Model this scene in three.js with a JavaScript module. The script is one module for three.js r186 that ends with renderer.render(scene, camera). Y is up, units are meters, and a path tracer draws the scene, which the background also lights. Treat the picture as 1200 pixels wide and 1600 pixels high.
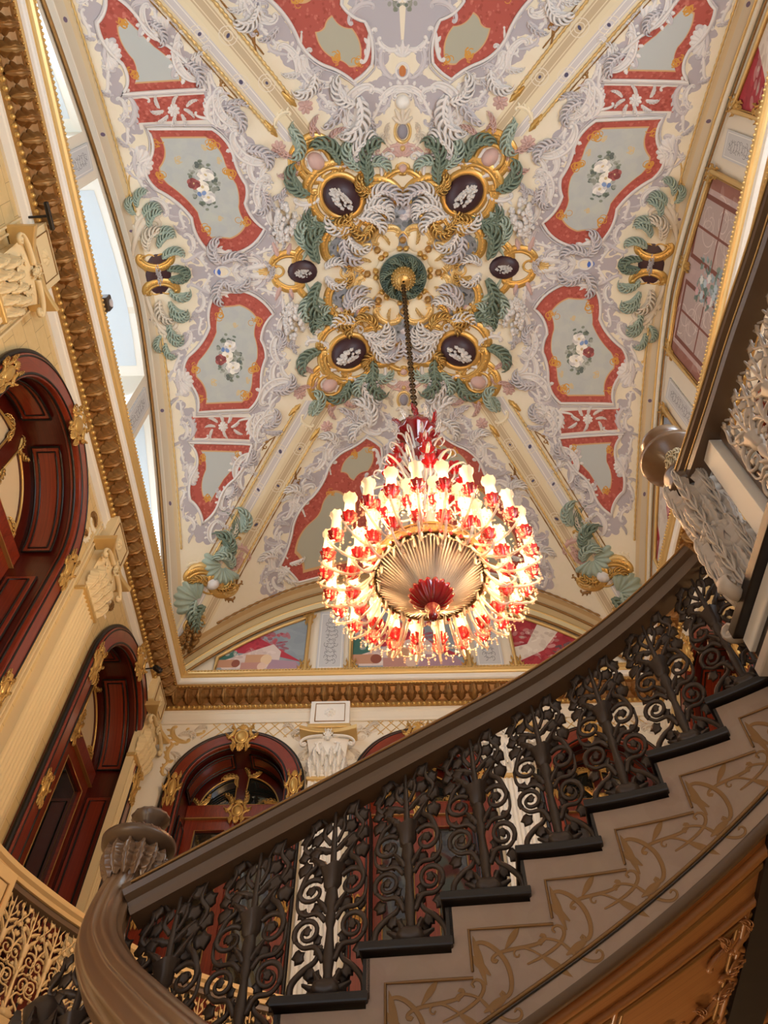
import * as THREE from 'three';
import { mergeGeometries, mergeVertices } from 'three/addons/utils/BufferGeometryUtils.js';
import { RoundedBoxGeometry } from 'three/addons/geometries/RoundedBoxGeometry.js';
import { RectAreaLightUniformsLib } from 'three/addons/lights/RectAreaLightUniformsLib.js';

// ---------------------------------------------------------------- camera, sky, daylight, exposure
const renderer = new THREE.WebGLRenderer();
renderer.toneMapping = THREE.LinearToneMapping;
renderer.toneMappingExposure = 1.12;
renderer.shadowMap.enabled = true;
const scene = new THREE.Scene();
const camera = new THREE.PerspectiveCamera(67.12, 0.75, 0.05, 200);
{ // the visitor's eye is the origin; the lens looks 56 degrees up, along the hall
  const U = new THREE.Vector3(-10, 800, -1206).normalize(), F = new THREE.Vector3(41, -1818, -1206).normalize();
  F.addScaledVector(U, -F.dot(U)).normalize();
  const R = new THREE.Vector3().crossVectors(F, U);
  camera.matrixAutoUpdate = true;
  const m = new THREE.Matrix4().set(R.x, R.y, R.z, 0, U.x, U.y, U.z, 0, -F.x, -F.y, -F.z, 0, 0, 0, 0, 1);
  camera.quaternion.setFromRotationMatrix(m);
  camera.position.set(0, 0, 0);
}
scene.add(camera);
scene.background = new THREE.Color(0.75, 0.86, 1.0);
scene.backgroundIntensity = 1.2;
RectAreaLightUniformsLib.init();
const DAY = new THREE.Color(0.74, 0.87, 1.0), WARM = new THREE.Color(1.0, 0.63, 0.31), LAMPLIGHT = new THREE.Color(1.0, 0.74, 0.48);
const DAY_SIDE = 8, DAY_BACK_FILL = 11, CHANDELIER = 2.5, LOWER_LAMP = 3.2, DAY_DOOR_FILL = 0.8;
function windowLight(name, x, y, z, w, h, toward, k) {
  const l = new THREE.RectAreaLight(DAY, k, w, h);
  l.name = name; l.position.set(x, y, z); l.lookAt(x + toward[0], y + toward[1], z + toward[2]); scene.add(l);
  return l;
}
// the hall: half sizes, centre and levels (metres, eye at 0)
const X0 = 0.34, Z0 = -3.9, HX = 4.2, HZ = 5.9, HC = 13.1;
const XL = X0 - HX, XR = X0 + HX, ZF = Z0 - HZ, ZN = Z0 + HZ;
const FLOOR = -1.6, GAL = 2.46, CORN = 8.88;
windowLight('clerestory_daylight_far', XL - 0.42, 10.3, -6.75, 2.2, 0.8, [1, -0.7, 0], DAY_SIDE);
windowLight('clerestory_daylight_mid', XL - 0.42, 10.4, -3.45, 2.8, 1.0, [1, -0.7, 0], DAY_SIDE);
windowLight('clerestory_daylight_near', XL - 0.42, 10.3, -0.2, 2.2, 0.8, [1, -0.7, 0], DAY_SIDE);
windowLight('side_fill_daylight', XR - 0.02, 5.55, 0.35, 2.6, 4.6, [-1, 1.1, -0.15], DAY_BACK_FILL);  // added fill, tilted up to throw cool daylight on the vault
windowLight('entrance_fill_daylight', -1.9, 0.45, ZN - 0.02, 2.8, 3.4, [0.1, 0.15, -1], DAY_DOOR_FILL);  // added neutral fill for the lower stair

// ---------------------------------------------------------------- small tools
let seed = 7;
const rnd = () => { seed = (seed * 1664525 + 1013904223) >>> 0; return seed / 4294967296; };
const V = (x, y, z = 0) => new THREE.Vector3(x, y, z);
const PI = Math.PI, D2 = PI / 180;
const used = {};
function numbered(n) { if (!(n in used)) { used[n] = 0; return n; } used[n]++; return n + '_' + String(used[n]).padStart(3, '0'); }
function mk(name, geo, mat, parent = scene) {
  const o = new THREE.Mesh(geo, mat); o.name = parent === scene ? numbered(name) : name; parent.add(o); return o;
}
function tag(o, label, category, group, kind) {
  if (label) o.userData.label = label; if (category) o.userData.category = category;
  if (group) o.userData.group = group; if (kind) o.userData.kind = kind; return o;
}
function thing(name, label, category, p = [0, 0, 0], group) {
  const g = new THREE.Group(); g.name = numbered(name); g.position.set(...p); scene.add(g); return tag(g, label, category, group);
}
function structure(name, p = [0, 0, 0]) { const g = new THREE.Group(); g.name = numbered(name); g.position.set(...p); g.userData.kind = 'structure'; scene.add(g); return g; }
function sub(name, parent, p = [0, 0, 0], ry = 0) { const g = new THREE.Group(); g.name = name; g.position.set(...p); g.rotation.y = ry; parent.add(g); return g; }
function bare(g) { for (const k of Object.keys(g.attributes)) if (k !== 'position' && k !== 'normal') g.deleteAttribute(k); return g.index ? g.toNonIndexed() : g; }
function merge(list) { return mergeGeometries(list.map((g) => bare(g.clone()))); }
function xf(g, { p = [0, 0, 0], r = [0, 0, 0], s = 1 } = {}) {
  const m = new THREE.Matrix4().compose(V(...p), new THREE.Quaternion().setFromEuler(new THREE.Euler(...r)), Array.isArray(s) ? V(...s) : V(s, s, s));
  const c = g.clone().applyMatrix4(m);
  if (m.determinant() < 0) flip(c);
  return c;
}
function flip(g) {
  if (g.index) { const a = g.index.array; for (let i = 0; i < a.length; i += 3) { const t = a[i]; a[i] = a[i + 1]; a[i + 1] = t; } return g; }
  for (const k of Object.keys(g.attributes)) { const A = g.attributes[k], n = A.itemSize, a = A.array; for (let i = 0; i < A.count; i += 3) for (let c = 0; c < n; c++) { const t = a[i * n + c]; a[i * n + c] = a[(i + 1) * n + c]; a[(i + 1) * n + c] = t; } }
  return g;
}
const mirrors = new Map();
function mirrored(g) { if (!mirrors.has(g)) mirrors.set(g, xf(g, { s: [-1, 1, 1] })); return mirrors.get(g); }
function gridGeo(nu, nv, fn, closeU = false, uvfn) {
  const pos = [], uv = [], idx = [];
  for (let j = 0; j <= nv; j++) for (let i = 0; i <= nu; i++) { const p = fn(i / nu, j / nv); pos.push(p.x, p.y, p.z); if (uvfn) { const q = uvfn(i / nu, j / nv); uv.push(q[0], q[1]); } }
  for (let j = 0; j < nv; j++) for (let i = 0; i < nu; i++) { const a = j * (nu + 1) + i, b = a + 1, c = a + nu + 1, d = c + 1; idx.push(a, b, d, a, d, c); }
  const g = new THREE.BufferGeometry();
  g.setAttribute('position', new THREE.Float32BufferAttribute(pos, 3));
  if (uvfn) g.setAttribute('uv', new THREE.Float32BufferAttribute(uv, 2));
  g.setIndex(idx); g.computeVertexNormals(); return g;
}
// swept tube; rad(t) number or function; planar: cross-section flattened along local z
function tube(pts, rad, seg = 6, flat = 0) {
  const n = pts.length, pos = [], idx = [], R = typeof rad === 'function' ? rad : () => rad;
  let N = null;
  const T = pts.map((p, i) => new THREE.Vector3().subVectors(pts[Math.min(n - 1, i + 1)], pts[Math.max(0, i - 1)]).normalize());
  for (let i = 0; i < n; i++) {
    let B;
    if (flat) { B = V(0, 0, 1); N = new THREE.Vector3().crossVectors(B, T[i]).normalize(); }
    else {
      if (!N) { const a = Math.abs(T[0].y) < 0.9 ? V(0, 1, 0) : V(1, 0, 0); N = new THREE.Vector3().crossVectors(a, T[0]).normalize(); }
      N.addScaledVector(T[i], -N.dot(T[i])).normalize(); B = new THREE.Vector3().crossVectors(T[i], N);
    }
    const r = R(i / (n - 1));
    for (let k = 0; k < seg; k++) {
      const a = k / seg * 2 * PI, c = Math.cos(a) * r, s = Math.sin(a) * r * (flat || 1);
      pos.push(pts[i].x + N.x * c + B.x * s, pts[i].y + N.y * c + B.y * s, pts[i].z + N.z * c + B.z * s);
    }
  }
  for (let i = 0; i < n - 1; i++) for (let k = 0; k < seg; k++) { const a = i * seg + k, b = i * seg + (k + 1) % seg, c = a + seg, d = b + seg; idx.push(a, b, d, a, d, c); }
  const e0 = pos.length / 3; pos.push(pts[0].x, pts[0].y, pts[0].z, pts[n - 1].x, pts[n - 1].y, pts[n - 1].z);
  for (let k = 0; k < seg; k++) { idx.push(e0, (k + 1) % seg, k); idx.push(e0 + 1, (n - 1) * seg + k, (n - 1) * seg + (k + 1) % seg); }
  const g = new THREE.BufferGeometry(); g.setAttribute('position', new THREE.Float32BufferAttribute(pos, 3)); g.setIndex(idx); g.computeVertexNormals(); return g;
}
const curve = (pts, n = 24, closed = false) => new THREE.CatmullRomCurve3(pts.map((p) => (p.isVector3 ? p : V(...p))), closed).getPoints(n);
function sweep(path, prof, up = V(0, 1, 0), closedProf = true) { // moulded profile [[side, up], ...] along a path, kept upright
  const pos = [], idx = [], m = prof.length, n = path.length;
  for (let i = 0; i < n; i++) {
    const t = new THREE.Vector3().subVectors(path[Math.min(n - 1, i + 1)], path[Math.max(0, i - 1)]).normalize();
    const s = new THREE.Vector3().crossVectors(t, up).normalize(), u = new THREE.Vector3().crossVectors(s, t);
    for (const [a, b] of prof) pos.push(path[i].x + s.x * a + u.x * b, path[i].y + s.y * a + u.y * b, path[i].z + s.z * a + u.z * b);
  }
  const M = closedProf ? m : m - 1;
  for (let i = 0; i < n - 1; i++) for (let k = 0; k < M; k++) { const a = i * m + k, b = i * m + (k + 1) % m, c = a + m, d = b + m; idx.push(a, b, d, a, d, c); }
  if (closedProf) for (let k = 1; k < m - 1; k++) { idx.push(0, k + 1, k); const o = (n - 1) * m; idx.push(o, o + k, o + k + 1); }
  const g = new THREE.BufferGeometry(); g.setAttribute('position', new THREE.Float32BufferAttribute(pos, 3)); g.setIndex(idx);
  const h = g.toNonIndexed(); h.computeVertexNormals(); return h;
}
function box(x0, x1, y0, y1, z0, z1) { return new THREE.BoxGeometry(x1 - x0, y1 - y0, z1 - z0).translate((x0 + x1) / 2, (y0 + y1) / 2, (z0 + z1) / 2); }
function rbox(x0, x1, y0, y1, z0, z1, r = 0.01) { return new RoundedBoxGeometry(x1 - x0, y1 - y0, z1 - z0, 2, r).translate((x0 + x1) / 2, (y0 + y1) / 2, (z0 + z1) / 2); }
const lathe = (pts, seg = 24, flute = 0, nf = 12) => {
  const g = new THREE.LatheGeometry(pts.map((p) => new THREE.Vector2(...p)), seg);
  if (flute) { const P = g.attributes.position; for (let i = 0; i < P.count; i++) { const a = Math.atan2(P.getZ(i), P.getX(i)), k = 1 + flute * Math.cos(a * nf); P.setX(i, P.getX(i) * k); P.setZ(i, P.getZ(i) * k); } g.computeVertexNormals(); }
  return g;
};

// ---------------------------------------------------------------- materials
function canvas(w, h, draw) { const c = document.createElement('canvas'); c.width = w; c.height = h; draw(c.getContext('2d'), w, h); const t = new THREE.CanvasTexture(c); t.colorSpace = THREE.SRGBColorSpace; t.wrapS = t.wrapT = THREE.RepeatWrapping; t.magFilter = THREE.LinearFilter; return t; }
function speckle(c, w, h, n, cols, r0, r1, alpha) { for (let i = 0; i < n; i++) { c.globalAlpha = alpha * (0.4 + rnd()); c.fillStyle = cols[Math.floor(rnd() * cols.length)]; c.beginPath(); c.ellipse(rnd() * w, rnd() * h, r0 + rnd() * (r1 - r0), r0 + rnd() * (r1 - r0), rnd() * 6, 0, 7); c.fill(); } c.globalAlpha = 1; }
const std = (color, roughness = 0.6, metalness = 0, o = {}) => new THREE.MeshStandardMaterial({ color, roughness, metalness, ...o });
const phys = (color, o = {}) => new THREE.MeshPhysicalMaterial({ color, ...o });
const woodTex = (base, dark, light) => canvas(512, 1024, (c, w, h) => {
  c.fillStyle = base; c.fillRect(0, 0, w, h);
  for (let i = 0; i < 260; i++) { c.globalAlpha = 0.10 + rnd() * 0.16; c.strokeStyle = rnd() < 0.6 ? dark : light; c.lineWidth = 0.6 + rnd() * 3; let x = rnd() * w; c.beginPath(); c.moveTo(x, 0); for (let y = 0; y <= h; y += 64) { x += (rnd() - 0.5) * 9; c.lineTo(x, y); } c.stroke(); }
  c.globalAlpha = 1;
});
const M = {};
M.gold = std('#d0a860', 0.38, 0.65);
M.goldPale = std('#dcbb7c', 0.42, 0.5);
M.goldDeep = std('#b28a50', 0.42, 0.6);
M.goldDull = std('#97703f', 0.5, 0.5);
M.cream = std('#e8dcbf', 0.75);
M.tan = std('#dcc596', 0.72);  // cream warmed toward tan to imitate lamplight on the long-wall pilasters
M.stone = std('#d8ccba', 0.7);
M.lilac = std('#c6c0c2', 0.75);
M.lilacLight = std('#dcd7d3', 0.75);
M.lilacDark = std('#8d8890', 0.8);
M.rose = std('#c9a79e', 0.7);
M.green = std('#71806f', 0.65);
M.greenLight = std('#9faea0', 0.65);
M.greenDeep = std('#52645a', 0.6);
M.plum = std('#3b2128', 0.45);
M.white = std('#e9e6df', 0.6);
M.black = std('#14100e', 0.35);
M.iron = std('#463a32', 0.45, 0.3);
M.ironDaylit = std('#c4bab0', 0.5, 0.05);  // stair iron lightened to imitate daylight at the stair head
M.railWood = phys('#5f4a38', { roughness: 0.38, clearcoat: 0.4, clearcoatRoughness: 0.3 });
M.newelWood = phys('#7d6047', { roughness: 0.3, clearcoat: 0.6, clearcoatRoughness: 0.2 });
M.treadDark = std('#1d1614', 0.45);
M.galleryCream = std('#c9a873', 0.5, 0.15);
const mahoganyMap = woodTex('#7a2812', '#3c0f06', '#a5431f');
M.mahogany = phys('#ffffff', { map: mahoganyMap, roughness: 0.34, clearcoat: 0.7, clearcoatRoughness: 0.14 });
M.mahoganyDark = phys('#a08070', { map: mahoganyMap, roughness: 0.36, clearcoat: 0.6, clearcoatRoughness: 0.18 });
M.soffitWood = phys('#ffffff', { map: woodTex('#a9713f', '#7d4a22', '#c48d55'), roughness: 0.42, clearcoat: 0.3, clearcoatRoughness: 0.3 });
M.darkGlass = phys('#1a1d1a', { roughness: 0.04, clearcoat: 1, clearcoatRoughness: 0.02, ior: 1.7 });
M.creamGlass = phys('#d9c39c', { roughness: 0.3, clearcoat: 0.6 });
M.crystal = phys('#fff4e4', { roughness: 0.06, transmission: 0.75, ior: 1.5, thickness: 0 });
M.crystalSolid = phys('#f6f0e8', { roughness: 0.12, clearcoat: 1, clearcoatRoughness: 0.05, transmission: 0.6, thickness: 0 });
M.ruby = phys('#b3121f', { roughness: 0.1, transmission: 0.45, thickness: 0, clearcoat: 1, clearcoatRoughness: 0.05 });
M.rubyDeep = phys('#8c0f1f', { roughness: 0.12, transmission: 0.25, thickness: 0, clearcoat: 1 });
M.shade = phys('#c9b797', { roughness: 0.5, transmission: 0.45, thickness: 0, emissive: new THREE.Color(1.0, 0.78, 0.48), emissiveIntensity: 0.5 });
M.bulb = std('#fff3df', 0.4, 0, { emissive: new THREE.Color(1.0, 0.8, 0.5), emissiveIntensity: 4 });
M.bronze = std('#5b4326', 0.4, 0.8);
M.winFrame = std('#eceae4', 0.5);
M.pane = phys('#ffffff', { roughness: 0.02, transmission: 1, thickness: 0, ior: 1.45 });

// ---------------------------------------------------------------- ornament kit: relief pieces in the xy plane, standing out along +z
function scrollPts(kfun, n = 36, s0 = -1, s1 = 1) {
  const half = (from, to) => { let a = 0, x = 0, y = 0; const out = [V(0, 0, 0)], m = Math.max(2, Math.round(n * Math.abs(to - from) / 2)), ds = (to - from) / m; for (let i = 0; i < m; i++) { const s = from + ds * (i + 0.5); a += kfun(s) * ds; x += Math.cos(a) * ds; y += Math.sin(a) * ds; out.push(V(x, y, 0)); } return out; };
  const f = s1 > 0 ? half(0, s1) : [V(0, 0, 0)], b = s0 < 0 ? half(0, s0) : [V(0, 0, 0)];
  const pts = [...b.reverse(), ...f.slice(1)];
  const bx = new THREE.Box3().setFromPoints(pts), w = bx.max.x - bx.min.x, cx = (bx.max.x + bx.min.x) / 2, cy = (bx.max.y + bx.min.y) / 2;
  return pts.map((p) => V((p.x - cx) / w, (p.y - cy) / w, 0));
}
const cPath = scrollPts((s) => 1.1 + 34 * Math.abs(s) ** 6), sPath = scrollPts((s) => 1.6 * s + 34 * Math.sign(s) * Math.abs(s) ** 6), hookPath = scrollPts((s) => 0.6 + 22 * s ** 4, 40, 0, 1), jPath = scrollPts((s) => 0.9 + (s > 0 ? 34 * s ** 6 : 0.5), 34, -0.85, 1);
function padGeo(nl = 4, w = 0.3, lift = 0.16, nu = 12, nv = 6) { // plain lobed leaf along +x, 0..1
  return gridGeo(nv, nu, (a, t) => {
    const j = a * 2 - 1, lob = 0.62 + 0.38 * Math.abs(Math.sin(t * nl * PI)), half = w * Math.pow(Math.sin(PI * Math.min(1, t * 0.93 + 0.06)), 0.7) * lob;
    const z = (1 - Math.abs(j) ** 1.6) * lift * (0.35 + 0.9 * Math.sin(PI * t * 0.9)) * (1 - 0.3 * Math.cos(j * 9));
    return V(t + Math.abs(j) * 0.05 * Math.sin(t * nl * PI), -j * half, Math.max(0, z));
  });
}
function leafGeo(nl = 6, w = 0.34, lift = 0.16, curl = 0) { // acanthus: curling midrib, slim rounded fingers either side, low web between
  const N = 30, mp = [V(0, 0, 0)], hd = [0]; for (let i = 0; i < N; i++) { const t = (i + 0.5) / N, a = curl * t ** 1.6; mp.push(V(mp[i].x + Math.cos(a) / N, mp[i].y + Math.sin(a) / N, 0)); hd.push(a); }
  const mid = (t) => { const i = Math.min(N, Math.round(t * N)); return V(mp[i].x, mp[i].y, lift * (0.35 + 0.65 * Math.sin(PI * 0.86 * t))); }, head = (t) => hd[Math.min(N, Math.round(t * N))], L = [];
  L.push(tube(Array.from({ length: 10 }, (_, i) => mid(i / 9)), (t) => w * 0.16 * (1 - t * 0.75), 5));
  L.push(gridGeo(4, 9, (a, t) => { const j = a * 2 - 1, h = w * 0.5 * Math.sin(PI * (0.1 + 0.84 * t)) ** 0.7, m = mid(t), d = head(t); return V(m.x + Math.sin(d) * j * h, m.y - Math.cos(d) * j * h, Math.max(0, m.z * (1 - j * j) * 0.6)); }));
  for (let i = 0; i < nl; i++) for (const k of [-1, 1]) {
    const t0 = 0.05 + 0.86 * i / (nl - 1), len = w * (k < 0 || !curl ? 1.2 : 0.75) * Math.sin(PI * (0.22 + 0.6 * t0)), a = 1.2 - 0.45 * t0, m = mid(t0), d = head(t0), P = [];
    for (let q = 0; q <= 5; q++) { const s = q / 5, an = d + k * (a - 1.0 * s * s); P.push(V(m.x + Math.cos(an) * len * s, m.y + Math.sin(an) * len * s, Math.max(0.015, m.z * (1 - 0.75 * s * s) + lift * 0.2 * Math.sin(PI * s)))); }
    L.push(tube(P, (s) => w * 0.105 * (0.85 + 0.4 * Math.sin(PI * s)) * (1 - 0.55 * s * s), 4));
  }
  return merge(L);
}
function shellGeo(n = 7, spread = 1.25, r0 = 0.12, lift = 0.2) { // fluted fan opening along +y
  return gridGeo(n * 4, 5, (a, t) => {
    const th = (a * 2 - 1) * spread, rib = Math.abs(Math.cos(a * n * PI)), r = r0 + (1 - r0) * t * (0.86 + 0.14 * Math.abs(Math.sin(a * n * PI)));
    return V(Math.sin(th) * r, Math.cos(th) * r, lift * (0.3 + 0.7 * Math.sin(t * PI * 0.75)) * (1 - 0.45 * rib) * (t > 0.98 ? 0 : 1));
  });
}
function rosetteGeo(n = 6, lift = 0.3) {
  return merge([gridGeo(n * 5, 3, (a, t) => { const th = -a * 2 * PI, r = t * (0.72 + 0.28 * Math.abs(Math.sin(a * n * PI))); return V(Math.cos(th) * r, Math.sin(th) * r, lift * Math.sin(PI * (0.18 + t * 0.8)) * (0.6 + 0.4 * Math.abs(Math.sin(a * n * PI)))); }), new THREE.SphereGeometry(0.2, 8, 6).translate(0, 0, lift * 0.8)]);
}
const bossGeo = new THREE.SphereGeometry(1, 18, 10, 0, 2 * PI, 0, PI / 2).rotateX(PI / 2);
const ringGeo = (r = 0.16, n = 28, seg = 8) => new THREE.TorusGeometry(1 - r, r, seg, n);
const taper = (a, b) => (t) => a * Math.pow(Math.sin(PI * Math.min(0.97, Math.max(0.03, t))), 0.55) + b;
function eye(p, r) { return new THREE.SphereGeometry(r, 8, 5).translate(p.x, p.y, r * 0.3); }
function scrollGeo(path, fat = 0.06, lobes = 4, seg = 6, side = 1) {
  const parts = [tube(path, taper(fat, 0.022), seg, 0.9), ...(lobes ? [tube(path.slice(6, -6).map((p) => V(p.x * 0.8, p.y * 0.8 + 0.05 * side, 0.0)), taper(fat * 0.45, 0.008), 5, 0.9)] : []), eye(path[0], fat * 0.9), eye(path[path.length - 1], fat * 0.9)];
  const lf = padGeo(2, 0.3, 0.3, 5, 4), n = path.length;
  for (let i = 0; i < lobes; i++) {
    const k = Math.round(n * (0.28 + 0.44 * (lobes === 1 ? 0.5 : i / (lobes - 1)))), p = path[k], q = path[Math.min(n - 1, k + 1)], a = Math.atan2(q.y - p.y, q.x - p.x);
    parts.push(xf(lf, { p: [p.x, p.y, 0], r: [0, 0, a - side * (0.9 + 0.25 * (i - lobes / 2))], s: [0.24, 0.24, 0.16] }));
  }
  return merge(parts);
}
const K = {
  c: scrollGeo(cPath, 0.06, 4), s: scrollGeo(sPath, 0.055, 3), hook: scrollGeo(hookPath, 0.06, 3), cPlain: scrollGeo(cPath, 0.055, 0), sPlain: scrollGeo(sPath, 0.05, 0), j: scrollGeo(jPath, 0.07, 4),
  leaf: leafGeo(5, 0.32, 0.2, 0.9), leafWide: leafGeo(7, 0.4, 0.26, 1.9), leafUp: leafGeo(5, 0.4, 0.26, 0), leafSlim: padGeo(5, 0.18, 0.16, 12, 4), cFine: scrollGeo(cPath, 0.026, 0, 5), sFine: scrollGeo(sPath, 0.024, 0, 5), hookFine: scrollGeo(hookPath, 0.026, 0, 5), thorn: padGeo(1, 0.1, 0.1, 8, 2), leafPad: padGeo(6, 0.42, 0.3, 24, 10), pod: padGeo(3, 0.5, 0.4, 14, 10), shell: shellGeo(), shellWide: shellGeo(9, 1.7), rosette: rosetteGeo(6), rosette8: rosetteGeo(8), boss: bossGeo, ring: ringGeo(), ringThin: ringGeo(0.09),
};
K.spray = merge([-1.05, -0.55, 0, 0.55, 1.05].map((a, i) => xf(K.leafSlim, { r: [0, 0, PI / 2 + a], s: [1 - 0.16 * Math.abs(i - 2), 0.9, 1] })));
K.plume = merge([0, 1, 2, 3].map((i) => { const p = scrollPts((s) => 0.4 + (1.6 + i * 0.3) * s * s * 2, 18, 0, 1); return tube(p.map((q) => V(q.x * (1.0 - i * 0.08), (q.y - p[0].y) * 1.0 + i * 0.09 - 0.12, 0)), (t) => 0.055 * (1 - t * 0.75), 5, 0.9); }));
{
  const L = []; for (let i = 0; i < 46; i++) { const a = rnd() * 6.28, r = Math.sqrt(rnd()), sz = 0.085 + rnd() * 0.07; L.push(xf(i % 4 === 0 ? rosetteGeo(5, 0.5) : new THREE.IcosahedronGeometry(1, 1), { p: [Math.cos(a) * r * 0.62, Math.sin(a) * r * 0.85, 0.06 + 0.16 * (1 - r)], s: sz * (i % 4 === 0 ? 1.6 : 1) })); }
  K.cluster = merge(L);
}
{ // double gilt rim with a row of beads: the rocaille C frames
  const L = [tube(cPath, taper(0.105, 0.03), 8, 0.8), tube(cPath.map((p, i) => V(p.x * 0.8, p.y * 0.8 + 0.055, 0.05)), taper(0.035, 0.015), 5, 1), tube(cPath.slice(5, -5).map((p, i) => V(p.x * 1.12, p.y * 1.12 - 0.03, 0.0)), taper(0.035, 0.015), 5, 1)];
  for (let i = 8; i < cPath.length - 8; i += 2) L.push(new THREE.SphereGeometry(0.032, 6, 4).translate(cPath[i].x * 0.99, cPath[i].y * 0.99 + 0.0, 0.09));
  L.push(eye(cPath[0], 0.075), eye(cPath[cPath.length - 1], 0.075));
  K.rocaille = merge(L);
}
{ // broad hollow C scroll: two rims with a sunk band between, round eyes
  const p = cPath, n = p.length, nrm = p.map((_, i) => { const a = p[Math.max(0, i - 1)], b = p[Math.min(n - 1, i + 1)], l = Math.hypot(b.x - a.x, b.y - a.y) || 1; return V(-(b.y - a.y) / l, (b.x - a.x) / l, 0); }), wd = (i) => 0.085 * Math.sin(PI * Math.min(0.94, Math.max(0.06, i / (n - 1)))) ** 0.8, off = (i, k, z) => V(p[i].x + nrm[i].x * k * wd(i), p[i].y + nrm[i].y * k * wd(i), z);
  const idx = p.map((_, i) => i);
  K.cBand = merge([tube(idx.map((i) => off(i, 1, 0.03)), taper(0.022, 0.012), 5), tube(idx.map((i) => off(i, -1, 0.03)), taper(0.028, 0.012), 5), gridGeo(4, n - 1, (a, t) => off(Math.round(t * (n - 1)), a * 2 - 1, 0.012 + 0.03 * (a * 2 - 1) ** 2)), eye(p[0], 0.06), eye(p[n - 1], 0.06), ...[0.32, 0.44, 0.56, 0.68].map((t) => { const i = Math.round(t * (n - 1)), q = off(i, -1.3, 0), b = Math.atan2(-nrm[i].y, -nrm[i].x); return xf(padGeo(2, 0.36, 0.3, 6, 4), { p: [q.x, q.y, 0], r: [0, 0, b + (t - 0.5)], s: [0.16, 0.2, 0.16] }); })]);
}
K.mount = merge([ // gilt mount: beaded shield, scrolls, curled leaves, shell
  xf(K.ring, { s: [0.22, 0.28, 0.24] }), xf(K.boss, { s: [0.17, 0.22, 0.1] }), xf(K.shell, { p: [0, 0.24, 0], s: [0.2, 0.26, 0.4] }), xf(K.shell, { p: [0, -0.22, 0], r: [0, 0, PI], s: [0.15, 0.36, 0.4] }), ...Array.from({ length: 14 }, (_, i) => new THREE.SphereGeometry(0.03, 5, 4).translate(Math.cos(i / 14 * 6.283) * 0.27, Math.sin(i / 14 * 6.283) * 0.33, 0.04)),
  ...[-1, 1].flatMap((k) => [xf(K.rocaille, { p: [k * 0.32, 0.16, 0], r: [0, 0, k * -1.2], s: [k * 0.4, 0.4, 0.6] }), xf(K.rocaille, { p: [k * 0.28, -0.2, 0], r: [0, 0, k * -1.9], s: [k * 0.36, 0.36, 0.6] }), xf(K.leaf, { p: [k * 0.2, 0.24, 0], r: [0, 0, PI / 2 - k * 0.8], s: [0.26, k * 0.3, 0.5] }), xf(K.leaf, { p: [k * 0.36, 0.02, 0], r: [0, 0, PI / 2 - k * 1.5], s: [0.16, k * 0.26, 0.5] }), xf(K.leaf, { p: [k * 0.14, -0.28, 0], r: [0, 0, -PI / 2 + k * 0.5], s: [0.3, k * -0.28, 0.5] }), xf(K.rosette, { p: [k * 0.3, 0.36, 0.03], s: 0.07 }), xf(K.rosette, { p: [k * 0.22, -0.42, 0.03], s: 0.07 })]),
]);

// ---------------------------------------------------------------- the vault: four webs between diagonal bands over a rectangular hall
const YS = 9.9, RS = 12.15, RF = 12.1, PD = 2.2, ES = 1.5, EF = 2.3, LEAN = 0.065;
function vaultH(u, v) {
  const au = Math.abs(u), av = Math.abs(v), s = Math.max(au, av, 1e-9), dg = HC - (HC - YS) * s ** PD, side = au >= av;
  const t = (side ? av : au) / s, r = HC - (HC - (side ? RS : RF)) * s * s;
  return dg + (r - dg) * (1 - Math.min(1, t) ** (side ? ES : EF));
}
function ceilPt(u, v, off = 0) { // design (u, v) in -1..1 to a point on the vault, off metres below it
  const au = Math.abs(u); let vw = v;
  if (au >= Math.abs(v) && au > 1e-6) { const t = v / au; vw = au * (t + LEAN * (1 - t * t)); }
  const p = V(X0 + u * HX, vaultH(u, vw), Z0 + vw * HZ);
  if (off) p.addScaledVector(ceilN(u, v), off);
  return p;
}
function ceilN(u, v) { const e = 0.012, a = ceilPt(u + e, v).sub(ceilPt(u - e, v)), b = ceilPt(u, v + e).sub(ceilPt(u, v - e)); return new THREE.Vector3().crossVectors(a, b).normalize(); }
function placeCeil(name, geo, mat, parent, u, v, ang, sx, sy, sz, su, sv, off = 0) {
  const U = u * su, W = v * sv, n = ceilN(U, W), e = 0.01, p = ceilPt(U, W, off);
  const X = ceilPt(U + e * su, W).sub(ceilPt(U - e * su, W)); X.addScaledVector(n, -X.dot(n)).normalize();
  const Y = ceilPt(U, W + e * sv).sub(ceilPt(U, W - e * sv)); Y.addScaledVector(n, -Y.dot(n)).addScaledVector(X, -Y.dot(X)).normalize();
  const q = su * sv, o = mk(name, q > 0 ? geo : mirrored(geo), mat, parent);
  if (q < 0) { X.negate(); ang = -ang; }
  o.quaternion.setFromRotationMatrix(new THREE.Matrix4().makeBasis(X, Y, n)).multiply(new THREE.Quaternion().setFromAxisAngle(V(0, 0, 1), ang));
  o.scale.set(sx, sy, sz); o.position.copy(p).sub(parent.position); return o;
}
const QUADS = [[1, 1], [1, -1], [-1, 1], [-1, -1]];
function quad(name, geo, mat, parent, u, v, ang, sx, sy = sx, sz = sx, off = 0) {
  for (const [a, b] of QUADS) { if (u === 0 && a < 0) continue; if (v === 0 && b < 0) continue; placeCeil(name, geo, mat, parent, u, v, ang, sx, sy, sz, a, b, off); }
}

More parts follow.
